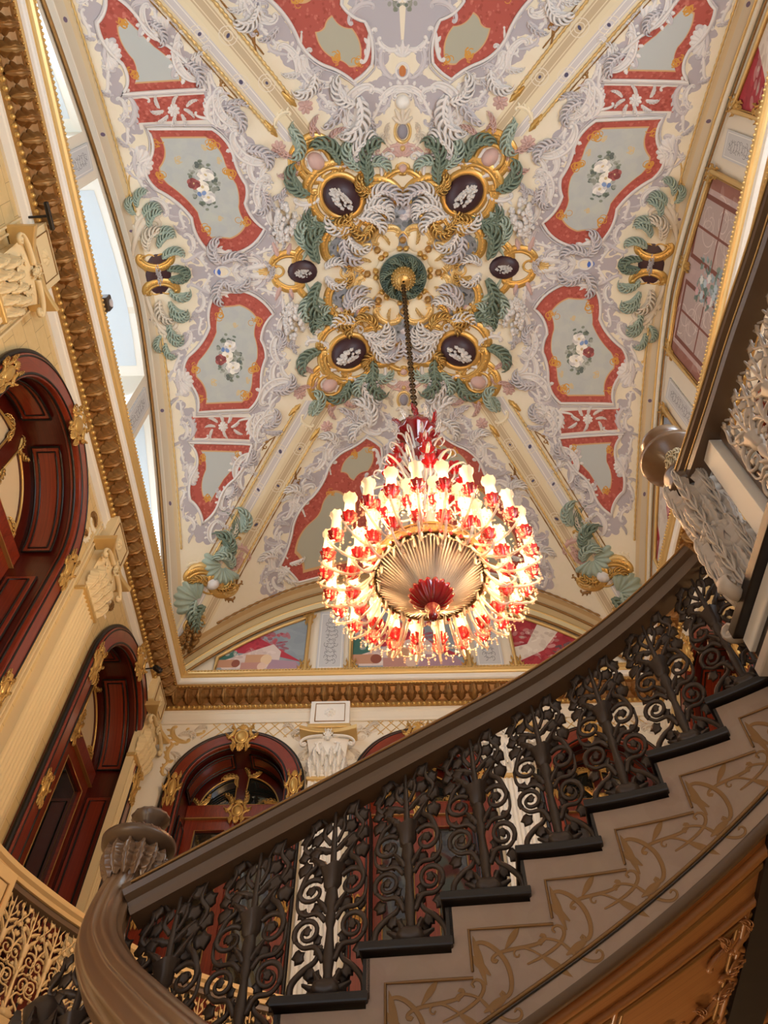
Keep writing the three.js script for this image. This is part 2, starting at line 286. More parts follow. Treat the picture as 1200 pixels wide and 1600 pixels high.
// outlines of the painted panels in one quarter of the vault: u, v, bulge of the side that follows
const big = [[0.645, 0.052, 0.1], [0.735, 0.055, -0.2], [0.775, 0.15, 0.14], [0.865, 0.225, -0.25], [0.885, 0.285, 0.3], [0.85, 0.375, 0], [0.655, 0.38, -0.22], [0.60, 0.315, 0.12], [0.572, 0.24, -0.15], [0.585, 0.19, 0.2], [0.528, 0.12, -0.22]];
const strip = [[0.655, 0.40, 0], [0.875, 0.385, 0], [0.87, 0.445, 0], [0.66, 0.465, 0]];
const small = [[0.655, 0.475, 0], [0.895, 0.452, 0.3], [0.872, 0.52, -0.25], [0.905, 0.60, 0.2], [0.865, 0.665, -0.2], [0.80, 0.62, 0.2], [0.735, 0.565, -0.15]];
const redE = [[0.105, 0.53, -0.1], [0.17, 0.495, 0.1], [0.26, 0.53, -0.2], [0.345, 0.585, 0.14], [0.42, 0.665, -0.2], [0.51, 0.745, 0.1], [0.575, 0.86, 0.1], [0.5, 0.935, 0], [0.12, 0.94, 0], [0.15, 0.72, 0.2], [0.2, 0.655, 0.2], [0.125, 0.62, -0.2]];
function outline(pts, scal, n = 8) { const q = pts.map((p) => [p[0] * HX, p[1] * HZ]), o = []; for (let i = 0; i < q.length; i++) { const a = q[i], b = q[(i + 1) % q.length], k = pts[i][2] ?? scal, m = [(a[0] + b[0]) / 2 - (b[1] - a[1]) * k, (a[1] + b[1]) / 2 + (b[0] - a[0]) * k]; for (let j = 0; j < n; j++) { const t = j / n, f = (c) => (1 - t) ** 2 * a[c] + 2 * t * (1 - t) * m[c] + t * t * b[c]; o.push([f(0) / HX, f(1) / HZ]); } } return o; }
// painted decoration of one quarter of the vault, in metres from the crown (x across, y along the hall)
const paintTex = canvas(2048, 2048, (c, w, h) => {
  c.fillStyle = '#e3d9c2'; c.fillRect(0, 0, w, h);
  speckle(c, w, h, 900, ['#dbd0b7', '#e8dfcc', '#d7cbb0', '#e5dac4'], 8, 60, 0.16);
  c.setTransform(w / HX, 0, 0, -h / HZ, 0, h);
  const P = ([u, v]) => [u * HX, v * HZ];
  const path = (pts, scal = 0) => { // closed outline with scalloped sides
    c.beginPath(); const q = pts.map(P); c.moveTo(...q[0]);
    for (let i = 0; i < q.length; i++) { const a = q[i], b = q[(i + 1) % q.length], dx = b[0] - a[0], dy = b[1] - a[1], k = (pts[i][2] ?? scal); c.quadraticCurveTo((a[0] + b[0]) / 2 - dy * k, (a[1] + b[1]) / 2 + dx * k, b[0], b[1]); }
    c.closePath();
  };
  const blot = (pts, col, k) => { path(pts, k); c.fillStyle = col; c.fill(); };
  const grow = (pts, f) => { const cx = pts.reduce((s, p) => s + p[0], 0) / pts.length, cy = pts.reduce((s, p) => s + p[1], 0) / pts.length; return pts.map((p) => [cx + (p[0] - cx) * f, cy + (p[1] - cy) * f, p[2]]); };
  const dab = (x, y, r, col, a = 1) => { c.globalAlpha = a; c.fillStyle = col; c.beginPath(); c.ellipse(x, y, r * (0.7 + rnd() * 0.6), r * (0.6 + rnd() * 0.5), rnd() * 3, 0, 7); c.fill(); c.globalAlpha = 1; };
  const flower = (x, y, r, cols) => { for (let k = 0; k < 9; k++) { const a = k * 0.7; dab(x + Math.cos(a) * r * 0.55, y + Math.sin(a) * r * 0.55, r * 0.5, cols[k % cols.length], 0.95); } dab(x, y, r * 0.45, cols[0]); dab(x, y, r * 0.2, '#cdb98a'); };
  const sprig = (x, y, r, cols) => { for (let k = 0; k < 150; k++) { const a = rnd() * 6.3, d = (0.1 + 0.9 * rnd()) * r; dab(x + Math.cos(a) * d * 0.62, y + Math.sin(a) * d * 1.15, r * 0.085, cols[k % cols.length], 0.85); } };
  const bouquet = (u, v, r, tone, withRed) => { const [x, y] = P([u, v]); sprig(x, y, r, tone); flower(x - r * 0.1, y + r * 0.5, r * 0.34, ['#e4e0d8', '#c9c6c4', '#f0ece2']); flower(x + r * 0.12, y - 0.02, r * 0.32, ['#ece7da', '#d8d2c4', '#f2eee2']); flower(x - r * 0.05, y - r * 0.55, r * 0.3, ['#dfdcd6', '#c6c3c2', '#eeebe4']); if (withRed) { flower(x + r * 0.45, y + r * 0.1, r * 0.26, ['#8d4a48', '#a35a55', '#7b3b3c']); dab(x + r * 0.3, y - r * 0.4, r * 0.12, '#6a86b8'); dab(x + r * 0.1, y - r * 0.35, r * 0.1, '#7f98c4'); } };
  const filigree = (u, v, r, col = '#c98f3a') => { const [x, y] = P([u, v]); c.strokeStyle = col; for (let k = 0; k < 9; k++) { c.lineWidth = 0.008 + rnd() * 0.012; const a = rnd() * 6.3, d = r * rnd() * 0.6; c.beginPath(); c.arc(x + Math.cos(a) * d, y + Math.sin(a) * d, r * (0.18 + 0.25 * rnd()), rnd() * 6, rnd() * 6 + 3.6); c.stroke(); } };
  const RED = '#aa5044', REDD = '#9c4234', BLUE = '#b3b8b6', EDGE = '#c9a070', GREY = '#c2bdbf', GREYD = '#a9a4a8';
  const dots = (pts, n) => { c.save(); path(pts, 0); c.clip(); const xs = pts.map((p) => p[0]), ys = pts.map((p) => p[1]), x0 = Math.min(...xs), x1 = Math.max(...xs), y0 = Math.min(...ys), y1 = Math.max(...ys); for (let i = 0; i < n; i++) { const [x, y] = P([x0 + rnd() * (x1 - x0), y0 + rnd() * (y1 - y0)]); dab(x, y, 0.011 + rnd() * 0.014, rnd() < 0.5 ? '#c8786a' : '#8f3a2e', 0.5); } c.restore(); };
  // --- side webs (|u| > |v|)
  const gris = (pts, n, spread, big) => { // flat lilac ground under the scrollwork
    const at = () => { const i = Math.floor(rnd() * (pts.length - 1)), t = rnd(), a = P(pts[i]), b = P(pts[i + 1]); return [a[0] + (b[0] - a[0]) * t + (rnd() - 0.5) * spread, a[1] + (b[1] - a[1]) * t + (rnd() - 0.5) * spread]; };
    for (let i = 0; i < n; i++) { const [x, y] = at(); dab(x, y, big * (0.62 + rnd() * 0.4), '#aea7ac', 1); }
  };
  gris([[0.625, 0.03], [0.52, 0.085], [0.50, 0.14], [0.55, 0.19], [0.54, 0.26], [0.57, 0.335], [0.62, 0.40], [0.65, 0.475], [0.72, 0.565], [0.79, 0.635], [0.86, 0.70]], 150, 0.22, 0.115);
  gris([[0.53, 0.26], [0.555, 0.335], [0.60, 0.41], [0.65, 0.5], [0.72, 0.58]], 30, 0.3, 0.12);
  gris([[0.755, 0.03], [0.79, 0.09], [0.81, 0.15], [0.88, 0.20], [0.905, 0.27], [0.9, 0.34], [0.89, 0.40], [0.905, 0.47], [0.895, 0.53], [0.915, 0.6], [0.90, 0.66], [0.88, 0.71]], 120, 0.13, 0.085);
  gris([[0.60, 0.0], [0.72, 0.02], [0.80, 0.02]], 26, 0.2, 0.09);
  blot(big, RED, 0.1); dots(big, 900);
  const inner = [[0.655, 0.095, 0.05], [0.72, 0.098, -0.16], [0.75, 0.165, 0.1], [0.825, 0.238, -0.2], [0.84, 0.28, 0.28], [0.815, 0.352, 0], [0.68, 0.356, -0.2], [0.635, 0.305, 0.1], [0.607, 0.24, -0.12], [0.61, 0.18, 0.15], [0.592, 0.135, -0.2]];
  blot(grow(inner, 1.03), EDGE, 0.1); blot(inner, BLUE, 0.1);
  c.save(); path(inner, 0.1); c.clip(); for (let i = 0; i < 260; i++) { const [x, y] = P([0.58 + rnd() * 0.28, 0.09 + rnd() * 0.28]); dab(x, y, 0.05 + rnd() * 0.07, ['#aeb4b4', '#b9bdb8', '#a9b0b2', '#bcbdb4'][i % 4], 0.25); } c.restore();
  bouquet(0.71, 0.235, 0.33, ['#5f6a5c', '#77806e', '#8b8f84', '#4f5a55', '#9c9e97'], true);
  for (const [u, v] of [[0.66, 0.34], [0.83, 0.34], [0.62, 0.27], [0.845, 0.26], [0.60, 0.14], [0.73, 0.12]]) filigree(u, v, 0.12);
  for (const [u, v] of [[0.68, 0.15], [0.78, 0.30], [0.65, 0.3], [0.69, 0.33]]) filigree(u, v, 0.07, '#c9b48a');
  // strip with grisaille leaves, then the small panel
  blot(strip, RED, 0); dots(strip, 250); blot([[0.655, 0.385], [0.87, 0.372], [0.87, 0.388], [0.655, 0.402]], '#d9d3ca', 0); blot([[0.66, 0.462], [0.87, 0.442], [0.87, 0.458], [0.66, 0.48]], '#d9d3ca', 0);
  blot(small, RED, 0.06); dots(small, 600);
  const sin = [[0.70, 0.495, 0], [0.85, 0.48, 0.2], [0.838, 0.53, -0.2], [0.855, 0.595, 0.15], [0.83, 0.612, 0], [0.775, 0.56, -0.1]];
  blot(grow(sin, 1.06), EDGE, 0.05); blot(sin, BLUE, 0.05); for (const [u, v] of [[0.71, 0.505], [0.845, 0.5], [0.84, 0.60]]) filigree(u, v, 0.1);
  { const [x, y] = P([0.72, 0.0]); dab(x, y, 0.05, '#3f68c0'); }
  // outer cove band along the wall
  for (const [a, b, col] of [[0.955, 0.968, '#cdb892'], [0.968, 0.99, '#c8bca6'], [0.99, 1.0, '#e8e3d6']]) blot([[a, 0], [b, 0], [b, b], [a, a]], col, 0);
  for (const v of [0.12, 0.36, 0.6]) { const [x, y] = P([0.978, v]); dab(x, y, 0.03, '#6a5b73'); }
  // --- end webs (|v| > |u|)
  gris([[0.02, 0.49], [0.09, 0.465], [0.14, 0.42], [0.205, 0.43], [0.27, 0.485], [0.35, 0.555], [0.43, 0.62], [0.51, 0.70], [0.58, 0.78], [0.62, 0.87], [0.61, 0.93]], 170, 0.3, 0.13); gris([[0.05, 0.54], [0.11, 0.56], [0.14, 0.64], [0.12, 0.75]], 30, 0.2, 0.09);
  blot(redE, RED, 0.05); dots(redE, 1300);
  for (const q of [[[0.15, 0.535, -0.25], [0.185, 0.53, 0.2], [0.225, 0.545, -0.3], [0.285, 0.6, 0.25], [0.255, 0.61, -0.25], [0.23, 0.63, 0.3], [0.17, 0.605, -0.3]], [[0.24, 0.69, 0.2], [0.29, 0.675, -0.25], [0.335, 0.665, -0.2], [0.38, 0.71, 0.2], [0.42, 0.745, -0.25], [0.50, 0.83, 0.2], [0.47, 0.9, 0], [0.22, 0.9, 0], [0.25, 0.78, -0.2]]]) { blot(grow(q, 1.07), EDGE, 0.05); blot(q, '#a9a795', 0.05); filigree(q[0][0], q[0][1], 0.12); filigree(q[2][0], q[2][1], 0.12); }
  blot([[0, 0.545], [0.05, 0.56], [0.09, 0.54], [0.115, 0.62], [0.18, 0.655], [0.135, 0.72], [0.1, 0.94], [0, 0.94]], '#aeaab0', 0.05);
  bouquet(0.02, 0.70, 0.3, ['#5f6a5c', '#77806e', '#8b8f84'], true);
  { const [x, y] = P([0, 0.515]); dab(x, y, 0.06, '#b9703a'); }
  // --- diagonal band: cream, lilac and tan stripes
  const stripe = (d0, d1, col) => blot([[0.36 + d0, 0.36], [0.36 + d1, 0.36], [1 + d1, 1], [1 + d0, 1]], col, 0);
  stripe(-0.075, 0.075, '#ddd0b0'); stripe(0.02, 0.062, '#c9c4c3'); stripe(-0.062, -0.018, '#c0ac8c'); stripe(0.026, 0.03, '#e7e2d8'); stripe(0.052, 0.056, '#e7e2d8'); stripe(-0.056, -0.052, '#e0d2b4'); stripe(-0.028, -0.024, '#e0d2b4');
  for (const s of [0.5, 0.6, 0.7]) for (const d of [0.041, -0.04]) { const [x, y] = P([s + d, s]); c.strokeStyle = '#ddd3c0'; c.lineWidth = 0.012; c.beginPath(); c.arc(x, y, 0.11, 0, 7); c.stroke(); c.beginPath(); c.arc(x, y, 0.06, 0, 7); c.stroke(); dab(x, y, 0.028, '#4a4763'); }
  for (const [a, b, col] of [[0.955, 0.97, '#b9996a'], [0.97, 1.0, '#c8b189']]) blot([[0, a], [a, a], [b, b], [0, b]], col, 0);
  c.setTransform(1, 0, 0, 1, 0, 0);
});
M.vault = std('#ffffff', 0.72, 0, { map: paintTex });
const ceiling = structure('ceiling', [X0, HC, Z0]);
for (const su of [1, -1]) {
  const f = (i, j) => { const s = j * 0.999 + 0.001, t = i * 2 - 1; return ceilPt(su * s, s * t).sub(ceiling.position); };
  const g = gridGeo(64, 56, f, false, (i, j) => { const s = j * 0.999 + 0.001; return [s, s * Math.abs(i * 2 - 1)]; });
  mk('vault_web', su > 0 ? flip(g) : g, M.vault, ceiling); g.computeVertexNormals();
}
for (const sv of [1, -1]) {
  const f = (i, j) => { const s = j * 0.999 + 0.001, t = i * 2 - 1; return ceilPt(s * t * 0.99999, sv * s).sub(ceiling.position); };
  const g = gridGeo(64, 56, f, false, (i, j) => { const s = j * 0.999 + 0.001; return [s * Math.abs(i * 2 - 1), s]; });
  mk('vault_web', sv > 0 ? g : flip(g), M.vault, ceiling); g.computeVertexNormals();
}
{ // grisaille stucco scrollwork round the painted panels
  const A = (name, k, m, u, v, a, s, s2) => quad(name, K[k], m, ceiling, u, v, a, s, s2 ?? s, s * 0.75, 0);
  const L = M.lilac, LL = M.lilacLight, DK = M.lilacDark, L0 = M.lilac;
  const along = (pts, list, step, off, jitter) => { // pieces set along an outline, heads turned outward
    let acc = 0, k = 0;
    for (let i = 0; i < pts.length - 1; i++) {
      const a = [pts[i][0] * HX, pts[i][1] * HZ], b = [pts[i + 1][0] * HX, pts[i + 1][1] * HZ], len = Math.hypot(b[0] - a[0], b[1] - a[1]), an = Math.atan2(b[1] - a[1], b[0] - a[0]);
      while (acc < len) { const t = acc / len, [kind, m, da, s] = list[k % list.length], x = a[0] + (b[0] - a[0]) * t - Math.sin(an) * off, y = a[1] + (b[1] - a[1]) * t + Math.cos(an) * off; A(kind[0] === 'l' ? 'leaf' : kind[0] === 'r' ? 'rosette' : 'scroll', kind, m, x / HX, y / HZ, an + da, s * (0.9 + 0.2 * rnd())); acc += step; k++; }
      acc -= len;
    }
  };
  // pale edging mouldings round the red panels
  for (const [a, b] of QUADS) for (const [pts, k, f] of [[big, 0.1, 0], [small, 0.06, 0], [redE, 0.05, 0]]) { const o = outline(pts, k), L = [...o, o[0]].map(([u, v]) => ceilPt(a * u, b * v, 0.012).sub(ceiling.position)); mk('panel_edging', tube(L, 0.024, 5), LL, ceiling); const cx = o.reduce((t, p) => t + p[0], 0) / o.length, cv = o.reduce((t, p) => t + p[1], 0) / o.length; mk('panel_edging', tube([...o, o[0]].map(([u, v]) => ceilPt(a * (cx + (u - cx) * 1.05), b * (cv + (v - cv) * 1.05), 0.01).sub(ceiling.position)), 0.014, 4), L0, ceiling); }
  // inner edge (toward the crown), from the crossing out to the corner
  const inEdge = [[0.625, 0.03], [0.52, 0.085], [0.50, 0.14], [0.555, 0.19], [0.545, 0.26], [0.575, 0.335], [0.63, 0.40], [0.655, 0.475], [0.72, 0.565], [0.79, 0.635], [0.86, 0.70]];
  along(inEdge, [['cBand', LL, 0.3, 0.4], ['hook', L, 0.9, 0.28], ['s', LL, 0.2, 0.34], ['cBand', L, 2.2, 0.3], ['leaf', LL, 1.2, 0.24]], 0.18, 0.08);
  along(inEdge.slice(0, 9), [['cBand', LL, 0.6, 0.34], ['leaf', L, 1.5, 0.28], ['hook', LL, -0.4, 0.3]], 0.28, 0.21);
  const outEdge = [[0.755, 0.03], [0.79, 0.09], [0.80, 0.15], [0.88, 0.20], [0.912, 0.27], [0.905, 0.34], [0.89, 0.40], [0.915, 0.47], [0.895, 0.53], [0.925, 0.6], [0.90, 0.66], [0.88, 0.71]];
  along(outEdge, [['s', LL, 2.9, 0.3], ['hook', L, -0.8, 0.2], ['cBand', LL, 3.3, 0.3], ['leaf', L, -1.3, 0.18]], 0.18, -0.04);
  // large leafy bodies beside the big panels and the shells
  for (const [u, v, a, s] of [[0.55, 0.33, 0.6, 0.62], [0.52, 0.22, 1.7, 0.5], [0.60, 0.43, 0.9, 0.55], [0.70, 0.53, 0.95, 0.5], [0.77, 0.61, 1.0, 0.42]]) { A('scroll', 'cBand', LL, u, v, a, s); A('scroll', 'cBand', L, u + 0.012, v - 0.012, a + 1.6, s * 0.6); A('leaf', 'leafWide', L, u, v, a + 2.4, s * 0.7); A('rosette', 'rosette', DK, u, v, 0, 0.05); }
  for (const [u, v, s] of [[0.885, 0.292, 0.24], [0.885, 0.535, 0.2]]) { A('shell', 'shellWide', LL, u + 0.02, v, 1.57, s); A('scroll', 'cPlain', L, u + 0.012, v, 1.57, s * 1.9); }
  A('shell', 'shell', LL, 0.735, 0.595, -0.9, 0.2);
  // strip between the panels
  A('scroll', 'j', LL, 0.645, 0.425, 1.6, 0.4); A('scroll', 'j', L, 0.885, 0.415, -1.5, 0.4); for (const [u, v, a] of [[0.72, 0.43, 2.2], [0.76, 0.427, 1.57], [0.80, 0.424, 0.9], [0.73, 0.424, 3.4], [0.79, 0.418, -0.4], [0.76, 0.41, -1.57], [0.74, 0.412, -2.2], [0.78, 0.408, -0.9]]) A('leaf', 'leaf', LL, u, v, a, 0.17);
  A('rosette', 'rosette8', LL, 0.76, 0.42, 0, 0.09); A('moulding', 'sPlain', LL, 0.67, 0.405, 0.1, 0.3); A('moulding', 'sPlain', LL, 0.85, 0.45, 0.1, 0.3);
  // crossing between the two long panels
  for (const a of [0.7, 2.4]) A('leaf', 'leafWide', L, 0.70, 0.025, a, 0.42); A('scroll', 'c', LL, 0.72, 0.05, 3.14, 0.42); A('scroll', 's', L, 0.64, 0.03, 0.6, 0.4); A('scroll', 's', L, 0.79, 0.045, -0.6, 0.4); A('leaf', 'leafSlim', LL, 0.60, 0.01, 3.0, 0.36); A('leaf', 'leafSlim', LL, 0.84, 0.015, 0.2, 0.34); quad('cabochon_ring', K.ring, LL, ceiling, 0.70, 0, 0, 0.13, 0.1, 0.08);
  // end webs
  const eIn = [[0.03, 0.475], [0.09, 0.455], [0.14, 0.40], [0.205, 0.42], [0.27, 0.475], [0.35, 0.545], [0.43, 0.61], [0.51, 0.69], [0.58, 0.77], [0.62, 0.86], [0.61, 0.93]];
  along(eIn, [['cBand', LL, 3.4, 0.44], ['hook', L, -0.9, 0.32], ['s', LL, 3.0, 0.38], ['cBand', L, 1.3, 0.34], ['leaf', LL, -1.3, 0.26]], 0.2, -0.08);
  along(eIn.slice(1), [['hook', LL, 3.9, 0.34], ['leaf', L, 4.6, 0.3], ['cBand', LL, 0.4, 0.34]], 0.3, 0.09);
  for (const [u, v, a, s] of [[0.165, 0.445, 2.2, 0.62], [0.30, 0.515, 0.6, 0.55], [0.46, 0.655, 0.8, 0.55], [0.585, 0.83, 1.1, 0.5]]) { A('scroll', 'cBand', LL, u, v, a, s); A('scroll', 'cBand', L, u + 0.01, v - 0.01, a + 1.7, s * 0.65); A('leaf', 'leafWide', LL, u, v, a - 2.0, s * 0.75); A('rosette', 'rosette', DK, u, v, 0, 0.05); }
  A('leaf', 'leafWide', LL, 0.155, 0.46, -1.9, 0.62); A('leaf', 'leaf', L, 0.20, 0.46, -1.2, 0.5);
  A('scroll', 'c', L, 0.055, 0.53, 1.2, 0.42); A('scroll', 's', LL, 0.115, 0.57, 1.7, 0.44); A('scroll', 'c', L, 0.14, 0.64, 2.6, 0.4); A('scroll', 'j', LL, 0.045, 0.57, 0.4, 0.34); quad('palmette', K.spray, LL, ceiling, 0, 0.545, 0, 0.22, 0.22, 0.14); quad('cabochon_ring', K.ring, LL, ceiling, 0, 0.515, 0, 0.11, 0.12, 0.07);
  for (const [u, v, a] of [[0.545, 0.885, 0.3], [0.575, 0.87, 1.2], [0.56, 0.905, 2.2], [0.535, 0.865, 2.9]]) A('leaf', 'leaf', LL, u, v, a, 0.3); A('rosette', 'rosette8', LL, 0.555, 0.885, 0, 0.12);
}
{ // gilded ropes edging the bands and the wall coves
  const rope = (f, n, r, name, m) => { const pts = []; for (let i = 0; i <= n; i++) pts.push(f(i / n).sub(ceiling.position)); mk(name, tube(pts, (t) => r * (1 + 0.28 * Math.sin(t * n * 1.57)), 5), m, ceiling); };
  for (const [a, b] of QUADS) {
    for (const d of [0.08, -0.08]) rope((t) => { const s = 0.385 + t * 0.40; return ceilPt(a * (s + (d > 0 ? d : 0)), b * (s + (d < 0 ? -d : 0)), 0.02); }, 150, 0.021, 'gilt_rope', M.goldPale);
    for (const d of [0.1, -0.1]) rope((t) => { const s = 0.46 + t * 0.30; return ceilPt(a * (s + (d > 0 ? d : 0)), b * (s + (d < 0 ? -d : 0)), 0.01); }, 40, 0.01, 'gilt_fillet', M.goldDull);
    rope((t) => ceilPt(a * 0.95, b * (0.17 + t * 0.55), 0.02), 150, 0.016, 'gilt_rope', M.goldPale);
    rope((t) => ceilPt(b > 0 ? a * 0.0 + t * a * 0.84 : t * a * 0.84, b * 0.948, 0.02), 110, 0.02, 'gilt_rope', M.goldDull);
    // pods, blossoms and drops where the ropes end by the medallion
    for (const d of [0.075, -0.075]) { const u = 0.37 + (d > 0 ? d : 0), v = 0.37 + (d < 0 ? -d : 0); placeCeil('pod', K.leafSlim, M.gold, ceiling, u, v, PI / 4, 0.3, 0.3, 0.3, a, b); placeCeil('blossom', K.rosette8, M.rose, ceiling, u - 0.03 + (d > 0 ? 0.03 : 0), v - 0.03 + (d < 0 ? 0.03 : 0), 0, 0.12, 0.12, 0.14, a, b); placeCeil('drop', K.leaf, M.rose, ceiling, u - 0.04, v - 0.04, PI * 1.2, 0.22, 0.14, 0.2, a, b); }
    placeCeil('leaf', K.leafWide, M.greenLight, ceiling, 0.40, 0.40, -2.35, 0.5, 0.4, 0.4, a, b); placeCeil('scroll', K.c, M.cream, ceiling, 0.425, 0.42, 2.35, 0.3, 0.3, 0.3, a, b);
    for (const d of [0.03, -0.03]) { placeCeil('scroll', K.hook, M.goldDull, ceiling, 0.475 + Math.max(0, d * 3.6), 0.475 + Math.max(0, -d * 3.6), d > 0 ? 0.4 : 1.2, 0.28, 0.2, 0.1, a, b); }
  }
}

// central medallion
const med = thing('ceiling_medallion', 'large gilt and green stucco medallion at the crown of the painted vault', 'ceiling medallion', [X0, HC, Z0]);
{
  const q = (name, k, m, u, v, a, s, s2, s3, off) => quad(name, K[k], m, med, u, v, a, s, s2 ?? s, s3 ?? s * 0.7, off ?? 0);
  const flat = (name, k, m, u, v, a, s, s2, s3) => q(name, k, m, u, v, a, s, s2, s3, 0);
  // painted flower panels in blue-grey
  const panelTex = canvas(512, 512, (c, w, h) => { c.fillStyle = '#8b8f96'; c.fillRect(0, 0, w, h); speckle(c, w, h, 160, ['#7a7d86', '#9aa0a4', '#80868a'], 10, 50, 0.25); speckle(c, w, h, 120, ['#4b4f52', '#5c6460', '#3f4448'], 8, 30, 0.7); for (let i = 0; i < 13; i++) { const x = 90 + rnd() * 330, y = 90 + rnd() * 330, r = 24 + rnd() * 34; for (let k = 0; k < 10; k++) { c.globalAlpha = 0.8; c.fillStyle = [['#d8d2d0', '#b9b0b4', '#c7bcc0'], ['#c9a8a8', '#b58f96', '#dcc3c0'], ['#a9b0c0', '#c4c9d4', '#8e96aa']][i % 3][k % 3]; c.beginPath(); c.ellipse(x + Math.cos(k * 0.9) * r * 0.5, y + Math.sin(k * 0.9) * r * 0.5, r * 0.5, r * 0.36, k, 0, 7); c.fill(); } } c.globalAlpha = 1; });
  M.flowerPanel = std('#ffffff', 0.7, 0, { map: panelTex });
  const plate = (u0, v0, w, h, a) => { const s = new THREE.Shape(); for (let i = 0; i < 24; i++) { const t = i / 24 * 2 * PI, r = 0.5 * (0.92 + 0.12 * Math.cos(4 * t)); const x = Math.cos(t) * r * w, y = Math.sin(t) * r * h; i ? s.lineTo(x, y) : s.moveTo(x, y); } const g = new THREE.ExtrudeGeometry(s, { depth: 0.02, bevelEnabled: false, curveSegments: 4 }); const P = g.attributes.position, uv = g.attributes.uv; for (let i = 0; i < P.count; i++) uv.setXY(i, P.getX(i) / w + 0.5, P.getY(i) / h + 0.5); return g; };
  const side = plate(0, 0, 0.75, 0.85), end = plate(0, 0, 1.15, 0.95);
  quad('flower_panel', side, M.flowerPanel, med, 0.2, 0.068, 0, 1, 1, 1, 0.0); quad('flower_panel', end, M.flowerPanel, med, 0, 0.155, 0, 1, 1, 1, 0.0);
  // centre: green leaf collar and gilt bowl
  placeCeil('collar', xf(new THREE.CylinderGeometry(0.4, 0.3, 0.1, 32), { r: [PI / 2, 0, 0] }), M.greenDeep, med, 0, 0, 0, 1, 1, 1, 1, 1, 0.03);
  for (let i = 0; i < 12; i++) { const a = i / 12 * 2 * PI; placeCeil('collar_leaf', K.leafWide, i % 2 ? M.green : M.greenDeep, med, 0.0001 + Math.cos(a) * 0.17 / HX, Math.sin(a) * 0.17 / HZ, a + 0.5, 0.27, 0.26, 0.4, 1, 1, 0.08); }
  placeCeil('gilt_bowl', xf(lathe([[0.02, -0.2], [0.08, -0.19], [0.15, -0.14], [0.2, -0.05], [0.21, 0]], 48, 0.04, 24), { r: [-PI / 2, 0, 0] }), M.gold, med, 0, 0, 0, 1, 1, 1, 1, 1, 0.13);
  placeCeil('gilt_beads', merge(Array.from({ length: 66 }, (_, i) => { const r = [0.2, 0.165, 0.12][i % 3], z = [0.06, 0.14, 0.185][i % 3], a = Math.floor(i / 3) / 22 * 2 * PI + (i % 3) * 0.14; return new THREE.SphereGeometry(0.014, 5, 4).translate(Math.cos(a) * r, Math.sin(a) * r, z); })), M.goldPale, med, 0, 0, 0, 1, 1, 1, 1, 1, 0.13).userData.kind = 'stuff';
  // inner ring of cream shields edged with gilt rocaille
  for (let i = 0; i < 8; i++) { const a = (i + 0.5) / 8 * 2 * PI, r = 0.66, at = (q, d = 0) => [Math.cos(a + d) * q / HX, Math.sin(a + d) * q / HZ], P = (n, k, m, q, d, an, sx, sy, sz, off) => placeCeil(n, k, m, med, ...at(q, d), an, sx, sy, sz, 1, 1, off || 0);
    P('shield_field', K.boss, M.cream, r, 0, a, 0.22, 0.2, 0.05); P('shield_rim', K.rocaille, M.goldPale, r + 0.1, 0, a + PI / 2, 0.46, 0.5, 0.5); for (const k of [-1, 1]) { P('shield_scroll', K.c, i % 2 ? M.gold : M.goldPale, r - 0.04, k * 0.33, a + k * 0.9 + (k > 0 ? 0 : PI), 0.3, 0.3, 0.4); P('shield_bead', K.boss, M.gold, r - 0.2, k * 0.28, 0, 0.05, 0.05, 0.08); } P('gilt_leaf', K.leaf, M.goldPale, r - 0.08, 0, a, 0.22, 0.2, 0.3, 0.04); }
  for (let i = 0; i < 8; i++) { const a = i / 8 * 2 * PI; placeCeil('stud', K.boss, M.goldDeep, med, Math.cos(a) * 0.6 / HX, Math.sin(a) * 0.6 / HZ, 0, 0.06, 0.06, 0.1, 1, 1); }
  // big dark cabochons on the diagonals with gilt and grey scroll surrounds
  const cu = 0.232, cv = 0.222;
  flat('cabochon', 'boss', M.plum, cu, cv, 0.6, 0.33, 0.28, 0.2); flat('cabochon_relief', 'cluster', M.lilacLight, cu, cv, 2.2, 0.17, 0.26, 0.5);
  for (const o of med.children.filter((m) => m.name === 'cabochon_relief')) o.position.y -= 0.17;
  flat('gilt_frame', 'ring', M.gold, cu, cv, 0.6, 0.42, 0.37, 0.3);
  for (const [da, m, s, d] of [[0.8, M.gold, 0.7, 0.42], [2.2, M.gold, 0.62, 0.42], [-0.7, M.gold, 0.62, 0.42]]) flat('gilt_scroll', 'rocaille', m, cu + Math.cos(da) * d / HX, cv + Math.sin(da) * d / HZ, da + PI / 2, s, s * 0.9, s * 0.7);
  for (const [da, m, s, d, k, tw] of [[1.55, M.green, 0.52, 0.5, 'leafWide', -0.2], [0.0, M.green, 0.52, 0.5, 'leafWide', 0.2], [2.75, M.green, 0.5, 0.44, 'leafWide', -1.0], [-1.25, M.green, 0.5, 0.44, 'leafWide', 0.6], [2.3, M.greenLight, 0.42, 0.56, 'leafWide', 0.2], [-0.7, M.greenLight, 0.42, 0.56, 'leafWide', -0.4]]) flat('acanthus_leaf', k, m, cu + Math.cos(da) * d / HX, cv + Math.sin(da) * d / HZ, da + tw, s, (tw < 0 ? -1 : 1) * s, s * 0.8);
  for (const [du, dv, a, s, k] of [[-0.068, -0.012, 2.2, 0.4, 1], [-0.012, -0.062, -2.6, 0.4, -1]]) { flat('volute', 'hook', M.lilacLight, cu + du, cv + dv, a, s, k * s, s * 1.6); flat('acanthus_leaf', 'leafWide', M.lilacLight, cu + du * 1.5, cv + dv * 1.5 - 0.02, a + 0.6, 0.42, k * 0.42, 0.5); }
